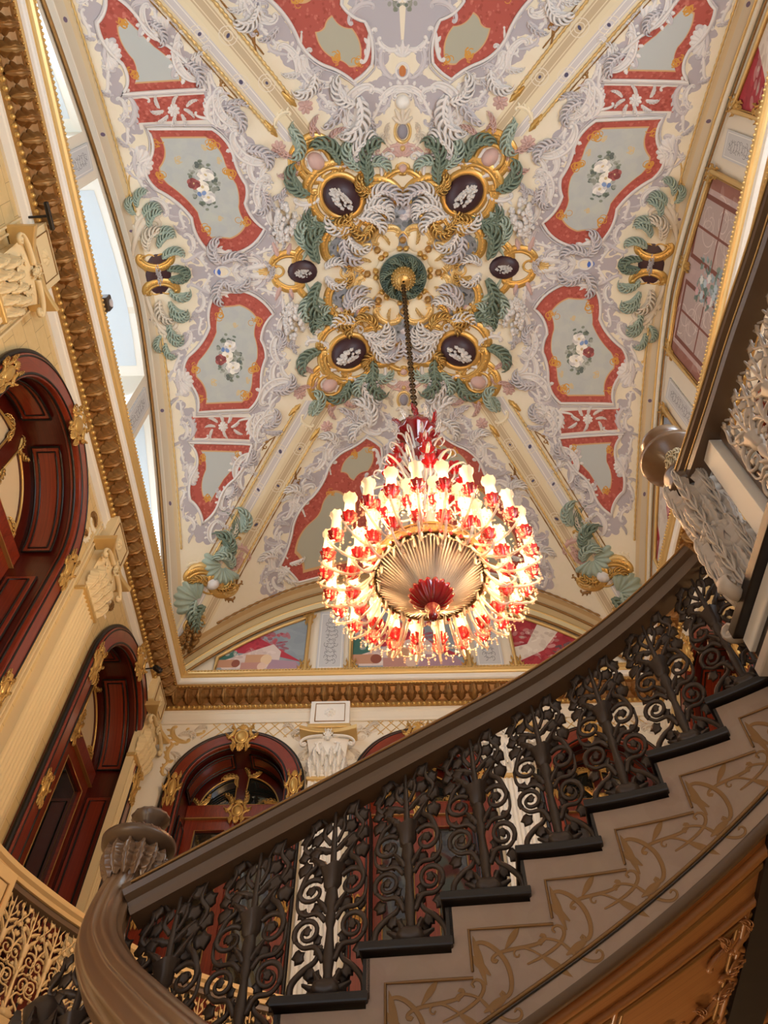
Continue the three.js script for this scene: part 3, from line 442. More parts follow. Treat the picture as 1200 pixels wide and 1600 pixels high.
  for (const [du, dv, a] of [[0.02, 0.095, 0.5], [0.12, -0.015, -0.4], [0.085, 0.07, 0.8]]) flat('grey_scroll', 'c', M.lilacLight, cu + du, cv + dv, a, 0.46, 0.46, 0.6);
  for (const [du, dv, a, k] of [[-0.125, 0.012, 2.9, 1], [0.0, -0.12, -1.6, -1]]) { flat('acanthus_leaf', 'leafWide', M.lilac, cu + du, cv + dv, a, 0.5, k * 0.5, 0.6); flat('gilt_scroll', 'rocaille', M.gold, cu + du * 0.95, cv + dv * 0.95, a, 0.5, 0.44, 0.5); flat('gilt_leaf', 'leafWide', M.gold, cu + du * 1.05, cv + dv * 1.05, a + PI, 0.36, k * 0.36, 0.5); }
  // small outer lobes
  const lu = 0.318, lv = 0.315;
  flat('small_cabochon', 'boss', M.rose, lu, lv, 0.6, 0.15, 0.12, 0.12); flat('gilt_ring', 'ring', M.gold, lu, lv, 0, 0.25, 0.22, 0.3);
  for (const [da, s] of [[0.2, 0.5], [1.4, 0.5], [-1.2, 0.42], [2.8, 0.42], [-2.3, 0.4]]) flat('gilt_scroll', 'rocaille', M.gold, lu + Math.cos(da) * 0.26 / HX, lv + Math.sin(da) * 0.26 / HZ, da - PI / 2 + PI, s, s, s * 0.6);
  for (const da of [0.8, -0.6, 2.2, 0.1, 1.5]) flat('acanthus_leaf', 'leaf', da > 0.5 && da < 1 ? M.greenLight : M.rose, lu + Math.cos(da) * 0.34 / HX, lv + Math.sin(da) * 0.34 / HZ, da, 0.3, 0.3, 0.3);
  // side lobes (across the hall) and their gilt tips
  flat('cabochon', 'boss', M.plum, 0.40, 0, 0, 0.25, 0.2, 0.1); flat('cabochon_relief', 'cluster', M.lilacLight, 0.40, 0, 1.57, 0.12, 0.16, 0.6);
  for (const [du, dv, a, s] of [[0.06, 0.035, 1.0, 0.5], [0.0, 0.045, 0.1, 0.44]]) flat('gilt_scroll', 'rocaille', M.gold, 0.40 + du, dv, a - 1.2 + PI, s, s, s * 0.6);
  flat('gilt_ring', 'ring', M.gold, 0.50, 0, 0, 0.14, 0.11, 0.16); flat('gilt_shell', 'shell', M.goldPale, 0.53, 0, -PI / 2, 0.16, 0.2, 0.2); flat('acanthus_leaf', 'leafSlim', M.rose, 0.485, 0.035, 1.2, 0.3, 0.3, 0.3); flat('acanthus_leaf', 'leafSlim', M.rose, 0.455, 0.04, 1.8, 0.24, 0.3, 0.3);
  flat('volute', 'hook', M.greenLight, 0.345, 0.055, 2.0, 0.46, 0.46, 0.6); flat('acanthus_leaf', 'leafWide', M.green, 0.335, 0.03, 1.0, 0.62, 0.5, 0.6); flat('acanthus_leaf', 'leafWide', M.greenLight, 0.37, 0.065, 0.8, 0.5, 0.4, 0.5); flat('acanthus_leaf', 'leaf', M.green, 0.355, 0.10, 1.2, 0.44, 0.36, 0.5); flat('acanthus_leaf', 'leafWide', M.lilacLight, 0.31, 0.012, 2.2, 0.36, 0.36, 0.5); flat('volute', 'hook', M.lilacLight, 0.355, 0.135, 0.9, 0.4, 0.4, 0.5);
  flat('grey_scroll', 's', M.lilacLight, 0.335, 0.16, 1.3, 0.46, 0.46, 0.5);
  flat('gilt_scroll', 'rocaille', M.gold, 0.285, 0.085, -PI / 2 + 0.2 + PI, 0.56, 0.56, 0.4); flat('gilt_scroll', 'j', M.gold, 0.265, 0.135, 2.2, 0.46, 0.46, 0.5); flat('gilt_leaf', 'leafWide', M.gold, 0.28, 0.11, 1.9, 0.42, 0.4, 0.5); flat('gilt_scroll', 'rocaille', M.goldPale, 0.215, 0.018, PI * 1.5, 0.34, 0.34, 0.3); flat('shield', 'ring', M.goldPale, 0.22, 0, 0, 0.15, 0.12, 0.12); flat('gilt_leaf', 'leafWide', M.gold, 0.275, 0.02, 2.6, 0.3, 0.3, 0.3);
  // end lobes (along the hall)
  flat('gilt_scroll', 'rocaille', M.gold, 0.065, 0.238, 0.5 + PI, 0.66, 0.6, 0.5); flat('gilt_scroll', 'j', M.gold, 0.05, 0.252, 2.3, 0.5, 0.5, 0.55); flat('gilt_leaf', 'leafWide', M.gold, 0.1, 0.232, 0.1, 0.4, 0.36, 0.4); flat('stud', 'boss', M.goldDeep, 0, 0.23, 0, 0.07, 0.07, 0.08);
  flat('volute', 'hook', M.lilacLight, 0.055, 0.29, 1.4, 0.42, 0.42, 0.6); flat('grey_scroll', 'c', M.lilacLight, 0.10, 0.285, 1.2, 0.4, 0.4, 0.5); flat('gilt_ring', 'ring', M.goldPale, 0, 0.288, 0, 0.1, 0.1, 0.12); flat('cabochon', 'boss', M.rose, 0, 0.288, 0, 0.06, 0.06, 0.06); flat('acanthus_leaf', 'leafWide', M.green, 0.13, 0.275, 1.3, 0.6, 0.5, 0.6); flat('acanthus_leaf', 'leafWide', M.greenLight, 0.15, 0.29, 0.5, 0.5, 0.4, 0.5); flat('acanthus_leaf', 'leafWide', M.lilacLight, 0.19, 0.31, 1.9, 0.6, 0.4, 0.5); flat('acanthus_leaf', 'leafWide', M.lilac, 0.215, 0.30, 2.4, 0.5, 0.4, 0.4);
  // grey acanthus between shields and cabochons
  for (const [u, v, a] of [[0.15, 0.18, 2.4], [0.17, 0.165, 2.9], [0.19, 0.15, -0.7], [0.13, 0.195, 1.9]]) flat('acanthus_leaf', 'leafWide', M.lilacLight, u, v, a, 0.5, 0.46, 0.5);
  for (const [u, v, a] of [[0.115, 0.16, -1.4], [0.165, 0.125, 0.3]]) { flat('gilt_leaf', 'leafWide', M.gold, u, v, a, 0.42, 0.42, 0.45); flat('gilt_scroll', 'rocaille', M.gold, u, v, a + 1.3, 0.42, 0.42, 0.35); }
  // finials toward the end webs: leafy tree with oval stone and a ball
  flat('finial_leaf', 'spray', M.stone, 0, 0.395, 0, 0.26, 0.3, 0.3); flat('gilt_ring', 'ring', M.goldPale, 0, 0.378, 0, 0.14, 0.18, 0.16); flat('cabochon', 'boss', M.lilacDark, 0, 0.378, 0, 0.08, 0.11, 0.08); flat('finial_ball', 'boss', M.white, 0, 0.447, 0, 0.1, 0.1, 0.12); flat('finial_ring', 'ring', M.stone, 0, 0.447, 0, 0.12, 0.12, 0.06);
  for (const [u, v, a, s, m] of [[0.035, 0.35, 0.4, 0.3, M.stone], [0.075, 0.348, 1.4, 0.3, M.stone], [0.04, 0.33, 2.4, 0.3, M.rose], [0.07, 0.325, 0.1, 0.24, M.rose], [0.045, 0.372, 0.8, 0.2, M.stone]]) { flat('finial_scroll', 'hook', m, u, v, a, s, s, s * 0.8); flat('finial_leaf', 'leaf', m, u + 0.02, v + 0.006, a + 1, s * 0.7, s * 0.6, s * 0.5); }
  flat('finial_shell', 'shell', M.rose, 0, 0.315, 0, 0.2, 0.2, 0.2); flat('stud', 'boss', M.goldPale, 0, 0.338, 0, 0.045, 0.045, 0.06);
}
// flower clusters beside the medallion
[[1, 1, 'nearest the big painted window'], [1, -1, 'over the upper stair newel side'], [-1, 1, 'on the clerestory side toward the viewer'], [-1, -1, 'on the clerestory side toward the far wall']].forEach(([a, b, w]) => {
  const p = ceilPt(a * 0.455, b * 0.138), g = thing('stucco_flower_cluster', 'pale stucco blossom bunch beside the medallion, ' + w, 'stucco ornament', [p.x, p.y, p.z], 'flower bunches round the medallion');
  placeCeil('blossoms', K.cluster, M.lilacLight, g, 0.455, 0.138, 0.1, 0.3, 0.36, 0.6, a, b); placeCeil('leaf', K.leaf, M.lilac, g, 0.455, 0.18, 1.4, 0.3, 0.3, 0.3, a, b); placeCeil('leaf', K.leaf, M.lilac, g, 0.475, 0.17, 0.8, 0.26, 0.26, 0.3, a, b); placeCeil('drop', K.leaf, M.lilac, g, 0.455, 0.095, -1.57, 0.2, 0.14, 0.2, a, b);
});
// coloured cartouches over the long walls
for (const [a, w] of [[1, 'above the painted window panels'], [-1, 'above the clerestory windows']]) {
  const p = ceilPt(a * 0.925, 0), g = thing('green_leaf_cartouche', 'long green leaf cartouche with gilt double scroll frame ' + w, 'stucco ornament', [p.x, p.y, p.z]);
  const two = (name, k, m, u, v, an, s, s2, s3) => { placeCeil(name, K[k], m, g, u, v, an, s, s2 ?? s, s3 ?? s * 0.7, a, 1); if (v) placeCeil(name, K[k], m, g, u, v, an, s, s2 ?? s, s3 ?? s * 0.7, a, -1); };
  two('dark_field', 'boss', M.plum, 0.925, 0, 0, 0.2, 0.34, 0.04); two('gilt_scroll', 'rocaille', M.gold, 0.925, 0.035, 0, 0.52, 0.56, 0.5); two('gilt_ring', 'ringThin', M.gold, 0.945, 0.03, 0, 0.13, 0.16, 0.14); two('gilt_ring', 'ringThin', M.gold, 0.905, 0.03, 0, 0.13, 0.16, 0.14); two('field_relief', 'cluster', M.lilac, 0.925, 0.012, 0, 0.07, 0.12, 0.3);
  two('volute', 'hook', M.stone, 0.938, 0.10, 1.7, 0.62, 0.62, 0.7); two('volute', 'c', M.stone, 0.932, 0.14, 2.2, 0.5, 0.5, 0.6); two('volute', 'leafWide', M.stone, 0.94, 0.07, 1.3, 0.4, 0.4, 0.5); for (const [u, v, an, s] of [[0.9, 0.045, 2.3, 0.36], [0.893, 0.012, 2.9, 0.36], [0.905, 0.075, 1.8, 0.34], [0.91, 0.105, 2.3, 0.32], [0.918, 0.13, 1.5, 0.34], [0.928, 0.16, 1.9, 0.3], [0.94, 0.185, 1.4, 0.3], [0.952, 0.165, 0.7, 0.28]]) two('green_leaf', 'leafWide', an > 2.6 ? M.green : M.greenLight, u, v, an, s, s * 0.9, s);
  two('tendril', 'sPlain', M.goldPale, 0.948, 0.235, 1.6, 0.34, 0.2, 0.2);
}
// corner ornaments at the feet of the diagonal bands
[[1, -1, 'by the upper stair newel'], [-1, -1, 'in the far clerestory corner']].forEach(([a, b, w]) => {
  const p = ceilPt(a * 0.84, b * 0.82), g = thing('corner_cartouche', 'green shell and gilt scroll cartouche at the vault foot ' + w, 'stucco ornament', [p.x, p.y, p.z]);
  const o = (name, k, m, u, v, an, s, s2, s3) => placeCeil(name, K[k], m, g, u, v, an, s, s2 ?? s, s3 ?? s * 0.8, a, b);
  o('green_shell', 'shellWide', M.greenLight, 0.80, 0.785, PI * 0.75 + PI, 0.42, 0.36, 0.55); o('green_leaf', 'leafWide', M.green, 0.79, 0.77, -2.2, 0.5, 0.6, 0.6); o('green_leaf', 'leafWide', M.greenLight, 0.77, 0.80, -1.7, 0.45, 0.5, 0.5); o('green_leaf', 'leafWide', M.greenLight, 0.82, 0.755, -2.9, 0.45, 0.5, 0.5);
  o('gilt_scroll', 'rocaille', M.gold, 0.875, 0.80, -0.4, 0.62, 0.7, 0.5); o('gilt_scroll', 'rocaille', M.gold, 0.81, 0.845, 2.3, 0.62, 0.7, 0.5); o('gilt_scroll', 'rocaille', M.goldPale, 0.885, 0.785, -0.4, 0.4, 0.5, 0.5); o('gilt_scroll', 'rocaille', M.goldPale, 0.795, 0.86, 2.3, 0.4, 0.5, 0.5); o('gilt_ring', 'ringThin', M.gold, 0.845, 0.825, 0, 0.24, 0.2, 0.3); o('gilt_leaf', 'leafWide', M.gold, 0.87, 0.825, -1.2, 0.34, 0.34, 0.5); o('gilt_leaf', 'leafWide', M.gold, 0.83, 0.84, 2.6, 0.34, 0.34, 0.5); o('pearl', 'boss', M.lilacLight, 0.845, 0.825, 0, 0.13, 0.11, 0.16);
  o('green_shell', 'shell', M.greenLight, 0.895, 0.86, -PI / 4 - PI / 2, 0.44, 0.5, 0.6); o('green_leaf', 'leafWide', M.green, 0.88, 0.875, 0.3, 0.5, 0.5, 0.6); o('green_leaf', 'leafWide', M.greenLight, 0.91, 0.855, 0.9, 0.5, 0.5, 0.5);
  o('gilt_ring', 'ring', M.goldPale, 0.925, 0.915, 0, 0.18, 0.16, 0.2); o('gilt_cluster', 'cluster', M.goldDull, 0.945, 0.94, -0.8, 0.3, 0.4, 0.6); o('gilt_cluster', 'cluster', M.goldPale, 0.905, 0.90, 0.6, 0.16, 0.2, 0.4);
  for (const [u, v, an, s, m] of [[0.77, 0.72, 2.4, 0.42, M.stone], [0.72, 0.77, -0.9, 0.42, M.rose], [0.80, 0.73, 1.0, 0.3, M.stone], [0.745, 0.80, 3.6, 0.3, M.rose], [0.90, 0.77, -0.4, 0.3, M.cream], [0.79, 0.885, 2.2, 0.3, M.goldDull], [0.935, 0.80, 0.9, 0.26, M.cream], [0.755, 0.86, 2.9, 0.24, M.goldDull]]) { o('scroll', 'c', m, u, v, an, s); o('leaf', 'leaf', m, u, v, an + 1.4, s * 0.7); }
  o('green_plume', 'plume', M.green, 0.735, 0.70, -2.3, 0.4, 0.5, 0.7); o('green_leaf', 'leafWide', M.greenLight, 0.725, 0.705, -2.4, 0.42, 0.5, 0.6); o('gilt_scroll', 'cPlain', M.gold, 0.755, 0.735, 0.8, 0.34, 0.34, 0.5);
});

// ---------------------------------------------------------------- room shell
const gridTex = canvas(1024, 1024, (c, w, h) => { c.fillStyle = '#d0b47e'; c.fillRect(0, 0, w, h); speckle(c, w, h, 300, ['#caad75', '#d6bd8a', '#c6a870'], 8, 50, 0.2); c.strokeStyle = '#8d7650'; c.lineWidth = 5; for (let i = 0; i < 4; i++) { c.beginPath(); c.moveTo(0, i * 256 + 3); c.lineTo(w, i * 256 + 3); c.stroke(); for (let j = 0; j < 3; j++) { const x = (j + (i % 2) * 0.5) * w / 3 + 3; c.beginPath(); c.moveTo(x, i * 256); c.lineTo(x, i * 256 + 256); c.stroke(); } } });  // tan ground imitates warm lamplight on the same paint as the far wall
M.wallGridLamplit = std('#ffffff', 0.7, 0, { map: gridTex });
M.wallPlain = std('#e3dac8', 0.7);
M.wallLower = std('#cdbb98', 0.75);
const sideArch = (z) => vaultH(1, (z - Z0) / HZ), endArch = (x) => vaultH((x - X0) / HX, 1);
const WT = 0.62, TOP = 13.7;
const frameM = (a, d, o) => new THREE.Matrix4().makeBasis(V(...a), V(0, 1, 0), V(...d)).setPosition(...o);
const toLeft = frameM([0, 0, 1], [-1, 0, 0], [XL, 0, 0]), toRight = frameM([0, 0, -1], [1, 0, 0], [XR, 0, 0]), toFar = frameM([-1, 0, 0], [0, 0, -1], [0, 0, ZF]), toNear = frameM([1, 0, 0], [0, 0, 1], [0, 0, ZN]);
const SPLIT = 9.36;
function wallShape(a0, a1, holes, y0 = FLOOR, y1 = TOP) { const s = new THREE.Shape([[a0, y0], [a1, y0], [a1, y1], [a0, y1]].map((p) => new THREE.Vector2(...p))); for (const h of holes) s.holes.push(new THREE.Path(h.map((p) => new THREE.Vector2(...p)))); return s; }
function archPts(cx, y0, r, top, n = 20) { const hs = top - r, o = [[cx - r, y0]]; for (let i = 0; i <= n; i++) { const t = PI - PI * i / n; o.push([cx + Math.cos(t) * r, hs + Math.sin(t) * r]); } o.push([cx + r, y0]); return o; }
const DOORS_L = [-4.25, -8.2, -0.3], DL = { R: 1.35, top: 8.55 }, DOORS_F = [-2.38, 0.42, 3.22], DF = { R: 1.03, top: 8.36 }, JAMB = 0.25;
const WINS = [[-7.95, -5.55], [-4.95, -1.95], [-1.35, 0.95]];
const winHole = ([a, b], drop = 0.42, sill = 9.68) => { const o = [[a, sill]]; for (let i = 0; i <= 10; i++) { const z = a + (b - a) * i / 10; o.push([z, sideArch(z) - drop]); } o.push([b, sill]); return o; };
const ex = (s, d = WT) => new THREE.ExtrudeGeometry(s, { depth: d, bevelEnabled: false, curveSegments: 10 });
function wall(name, geo, m, mat) { const o = mk(name, geo.applyMatrix4(m), mat); o.userData.kind = 'structure'; return o; }
wall('wall_left', ex(wallShape(ZF - WT, ZN + WT, [...DOORS_L.map((c) => archPts(c, GAL, DL.R - JAMB + 0.06, DL.top - JAMB + 0.06))], FLOOR, SPLIT)), toLeft, M.wallGridLamplit);
wall('wall_left_upper', ex(wallShape(ZF - WT, ZN + WT, WINS.map((w) => winHole(w)), SPLIT, TOP)), toLeft, M.wallPlain);
wall('wall_far', ex(wallShape(-XR, -XL, DOORS_F.map((c) => archPts(-c, GAL, DF.R - JAMB + 0.06, DF.top - JAMB + 0.06)))), toFar, M.wallPlain);
const RWIN = [-1.0, 1.7, 3.2, 7.9]; // unseen right-wall window added to light the vault: z0, z1, y0, y1
wall('wall_right', ex(wallShape(-ZN - WT, -ZF + WT, [[[-RWIN[1], RWIN[2]], [-RWIN[1], RWIN[3]], [-RWIN[0], RWIN[3]], [-RWIN[0], RWIN[2]]], ...DOORS_L.slice(0, 2).map((c) => archPts(-c, GAL, DL.R - JAMB + 0.06, DL.top - JAMB + 0.06))], FLOOR, SPLIT)), toRight, M.wallGridLamplit);
wall('wall_right_upper', ex(wallShape(-ZN - WT, -ZF + WT, [], SPLIT, TOP)), toRight, M.wallPlain);
const NWIN = [-3.3, -0.5, -1.25, 2.15]; // unseen entrance added behind the viewer for fill daylight: x0, x1, y0, y1
wall('wall_near', ex(wallShape(XL, XR, [[[NWIN[0], NWIN[2]], [NWIN[0], NWIN[3]], [NWIN[1], NWIN[3]], [NWIN[1], NWIN[2]]]])), toNear, M.wallPlain);
{ const f = mk('floor', box(XL - WT, XR + WT, FLOOR - 0.25, FLOOR, ZF - WT, ZN + WT), M.wallLower); f.userData.kind = 'structure'; const r = mk('roof', box(XL - WT, XR + WT, TOP - 0.05, TOP + 0.2, ZF - WT, ZN + WT), M.wallLower); r.userData.kind = 'structure'; }
// backing blocks added behind the doors to keep daylight out
{ const a = mk('wall_daylight_block_left', box(XL - 1.2, XL - WT - 0.02, FLOOR, 9.0, ZF - WT, ZN + WT), M.wallLower), b = mk('wall_daylight_block_far', box(XL - 1.2, XR + WT, FLOOR, 9.0, ZF - 1.2, ZF - WT - 0.02), M.wallLower); a.userData.kind = b.userData.kind = 'structure'; const c = mk('wall_daylight_block_right', box(XR + WT + 0.02, XR + 1.2, FLOOR, 9.0, ZF - WT, -1.6), M.wallLower); c.userData.kind = 'structure'; }
// clerestory windows
M.soffit = std('#e9e6dc', 0.65); M.soffitPanel = std('#cdd6dc', 0.65);
WINS.forEach((w, i) => {
  const g = structure('window_' + (i + 1), [XL, 9.68, (w[0] + w[1]) / 2]), zc = g.position.z, yc = 9.68;
  const head = (z) => sideArch(z) - 0.42 - yc;
  const strip = (d0, d1, in0, e, name, m) => mk(name, gridGeo(12, 1, (i2, j) => { const z = w[0] + in0 + (w[1] - w[0] - 2 * in0) * i2; return V(-(d0 + (d1 - d0) * j), head(z) - e, z - zc); }), m, g);
  strip(0, 0.56, 0.0, 0.004, 'head_lining', M.soffit); strip(0.1, 0.48, 0.16, 0.012, 'painted_head_panel', M.soffitPanel);
  const bars = []; for (const d of [0, 1]) { bars.push(['jamb', box(-0.58, -0.5, 0, head(d ? w[1] - 0.03 : w[0] + 0.03), (d ? w[1] - 0.06 : w[0]) - zc, (d ? w[1] : w[0] + 0.06) - zc)]); }
  for (let k = 1; k < 4; k++) { const z = w[0] + (w[1] - w[0]) * k / 4; bars.push(['glazing_bar', box(-0.57, -0.53, 0, head(z), z - zc - 0.025, z - zc + 0.025)]); }
  bars.push(['glazing_bar', box(-0.57, -0.53, 0.85, 0.9, w[0] - zc, w[1] - zc)], ['sill', box(-0.6, 0.0, -0.04, 0.01, w[0] - zc, w[1] - zc)]);
  for (const [n, b] of bars) mk(n, b, M.winFrame, g);
  const s = new THREE.Shape(winHole(w, 0.42).map(([a, b]) => new THREE.Vector2(a - zc, b - yc)));
  mk('pane', new THREE.ShapeGeometry(s).applyMatrix4(frameM([0, 0, 1], [-1, 0, 0], [-0.56, 0, 0])), M.pane, g);
});
{ // tall window added out of view in the long wall for vault light
  const zc = (RWIN[0] + RWIN[1]) / 2, w = RWIN[1] - RWIN[0], h = RWIN[3] - RWIN[2], g = structure('window_4', [XR, RWIN[2], zc]);
  for (let i = 0; i <= 4; i++) { const z = -w / 2 + w * i / 4; mk('glazing_bar', box(0.4, 0.48, 0, h, z - 0.04, z + 0.04), M.winFrame, g); } for (let i = 0; i <= 4; i++) { const y = h * i / 4; mk('glazing_bar', box(0.4, 0.47, y - 0.04, y + 0.04, -w / 2, w / 2), M.winFrame, g); }
  mk('pane', new THREE.PlaneGeometry(w, h).rotateY(-PI / 2).translate(0.44, h / 2, 0), M.pane, g);
}
{ // glazed entrance added behind the viewer to brighten the stair
  const w = NWIN[1] - NWIN[0], h = NWIN[3] - NWIN[2], g = structure('window_5', [(NWIN[0] + NWIN[1]) / 2, NWIN[2], ZN]);
  for (let i = 0; i <= 4; i++) { const x = -w / 2 + w * i / 4; mk('glazing_bar', box(x - 0.04, x + 0.04, 0, h, 0.4, 0.48), M.winFrame, g); mk('glazing_bar', box(-w / 2, w / 2, h * i / 4 - 0.04, h * i / 4 + 0.04, 0.4, 0.47), M.winFrame, g); }
  mk('pane', new THREE.PlaneGeometry(w, h).translate(0, h / 2, 0.44), M.pane, g);
}
// piers between the clerestory windows and between the painted panels: grey arabesque panels
const arabesque = canvas(256, 512, (c, w, h) => { c.fillStyle = '#c6c7c8'; c.fillRect(0, 0, w, h); c.strokeStyle = '#e4e3df'; c.lineWidth = 8; c.strokeRect(22, 22, w - 44, h - 44); c.strokeStyle = '#6f7075'; for (const k of [-1, 1]) for (let i = 0; i < 11; i++) { const y = 80 + i * 36, x = w / 2 + k * (22 + 26 * Math.abs(Math.sin(i * 1.3))); c.lineWidth = 4; c.beginPath(); c.arc(x, y, 10 + 9 * Math.abs(Math.cos(i)), i, i + 4.4); c.stroke(); c.beginPath(); c.moveTo(w / 2, y); c.quadraticCurveTo(w / 2 + k * 20, y - 20, x, y); c.stroke(); } });
M.arabesque = std('#ffffff', 0.7, 0, { map: arabesque });
function panelOn(name, m4, a0, a1, y0, y1, mat, parent, d = 0.03) { const g = box(a0, a1, y0, y1, -d, 0); return mk(name, g.applyMatrix4(m4), mat, parent); }
{ const tr = structure('trim_1', [0, 0, 0]);
  for (const [a, b] of [[-5.42, -5.08], [-1.82, -1.48]]) { panelOn('pier_panel', toLeft, a, b, 9.9, sideArch((a + b) / 2) - 0.5, M.arabesque, tr); panelOn('pier_panel', toRight, -b, -a, 9.9, sideArch((a + b) / 2) - 0.55, M.arabesque, tr); }
  for (const c of [-1.08, 1.76]) panelOn('pier_panel', toFar, -c - 0.24, -c + 0.24, 9.75, endArch(c) - 0.62, M.arabesque, tr);
  // arch bands where the vault meets the walls
  const band = (m4, arch, a0, a1, e0, e1, d, mat, name) => mk(name, gridGeo(48, 1, (i, j) => { const a = a0 + (a1 - a0) * i, y = arch(a) - (j ? e1 : e0); return V(a, y, -d); }).applyMatrix4(m4), mat, tr);
  const bead = (m4, arch, a0, a1, e, d, r, mat, name = 'gilt_bead_moulding') => { const p = []; for (let i = 0; i <= 60; i++) { const a = a0 + (a1 - a0) * i / 60; p.push(V(a, arch(a) - e, -d)); } mk(name, tube(p, r, 6).applyMatrix4(m4), mat, tr); };
  M.bandTan = std('#c8b285', 0.7); M.bandCream = std('#dccfa6', 0.7); M.bandWhite = std('#e2ddcf', 0.7);
  const fa = (a) => endArch(-a), ra = (a) => sideArch(-a);
  band(toFar, fa, -XR, -XL, 0.0, 0.32, 0.05, M.bandTan, 'arch_band'); band(toFar, fa, -XR, -XL, 0.32, 0.5, 0.09, M.bandCream, 'arch_band'); bead(toFar, fa, -XR, -XL, 0.02, 0.07, 0.025, M.goldDull); bead(toFar, fa, -XR, -XL, 0.32, 0.08, 0.025, M.goldPale); bead(toFar, fa, -XR, -XL, 0.5, 0.07, 0.03, M.goldDull);
  band(toRight, ra, -ZN, -ZF, 0.0, 0.16, 0.04, M.bandWhite, 'arch_band'); bead(toRight, ra, -ZN, -ZF, 0.17, 0.05, 0.03, M.bandWhite, 'arch_moulding'); bead(toRight, ra, -ZN, -ZF, 0.3, 0.04, 0.014, M.goldDull); bead(toRight, ra, -ZN, -ZF, 0.03, 0.05, 0.02, M.goldPale);
  band(toLeft, sideArch, ZF, ZN, 0.0, 0.3, 0.03, M.bandWhite, 'arch_band'); bead(toLeft, sideArch, ZF, ZN, 0.3, 0.04, 0.025, M.goldDull);
}
// ---------------------------------------------------------------- paintings in the lunettes
const smear = (c, n, x0, y0, w, h, cols, r, a) => { for (let i = 0; i < n; i++) { c.globalAlpha = a; c.fillStyle = cols[i % cols.length]; c.beginPath(); c.ellipse(x0 + rnd() * w, y0 + rnd() * h, r * (0.4 + rnd()), r * (0.2 + 0.5 * rnd()), rnd() * 3, 0, 7); c.fill(); } c.globalAlpha = 1; };
const poly = (c, col, pts) => { c.fillStyle = col; c.beginPath(); pts.forEach((p, i) => (i ? c.lineTo(...p) : c.moveTo(...p))); c.closePath(); c.fill(); };
const still = canvas(512, 512, (c, w, h) => { // crimson drape, white cloth, jars and scrolls
  c.fillStyle = '#8e9aa2'; c.fillRect(0, 0, w, h); smear(c, 120, 0, 0, w, h, ['#7f8c96', '#9aa5ab', '#86929a'], 60, 0.3); poly(c, '#b03445', [[20, 430], [300, 190], [470, 60], [450, 330], [200, 360]]); smear(c, 60, 120, 160, 320, 180, ['#8e2436', '#c54a55', '#a02c3e'], 26, 0.5); poly(c, '#3d6b62', [[400, 330], [500, 250], [512, 420], [420, 420]]); poly(c, '#d8c6bf', [[150, 330], [200, 260], [510, 420], [470, 480], [160, 480]]); smear(c, 40, 180, 300, 280, 160, ['#c7b0aa', '#e8dcd4', '#b79f9c'], 26, 0.45); poly(c, '#a98a9a', [[0, 512], [60, 420], [200, 400], [230, 512]]);
  for (const [x, y, r, s, t] of [[230, 400, 46, '#c69a78', '#e0c3a0'], [250, 460, 36, '#b98a80', '#dcbfae'], [400, 430, 34, '#c08f72', '#8d4f3f']]) { c.fillStyle = s; c.fillRect(x, y - r, 120, 2 * r); c.fillStyle = t; c.beginPath(); c.ellipse(x, y, r * 0.7, r, 0, 0, 7); c.fill(); } smear(c, 30, 380, 100, 110, 140, ['#b98f9a', '#6b4a52', '#d7b7b4'], 18, 0.8);
});
const drape = canvas(512, 512, (c, w, h) => { c.fillStyle = '#9aa3b0'; c.fillRect(0, 0, w, h); smear(c, 120, 0, 0, w, h, ['#8b95a4', '#a9b0b8', '#98a0ac'], 60, 0.3); poly(c, '#a8323e', [[60, 330], [260, 60], [512, 0], [512, 512], [300, 512]]); smear(c, 90, 160, 80, 340, 420, ['#852030', '#bd4a52', '#982c3a'], 34, 0.45); poly(c, '#ddd3c8', [[210, 180], [330, 110], [420, 300], [512, 330], [512, 470], [330, 360]]); smear(c, 40, 240, 160, 240, 260, ['#c9bbb0', '#efe8de', '#b6a69c'], 24, 0.5); smear(c, 40, 40, 380, 220, 120, ['#6b6a72', '#4d5a58', '#82787c'], 24, 0.7); smear(c, 20, 150, 300, 90, 120, ['#4f4a52', '#6e5f66'], 24, 0.8); });
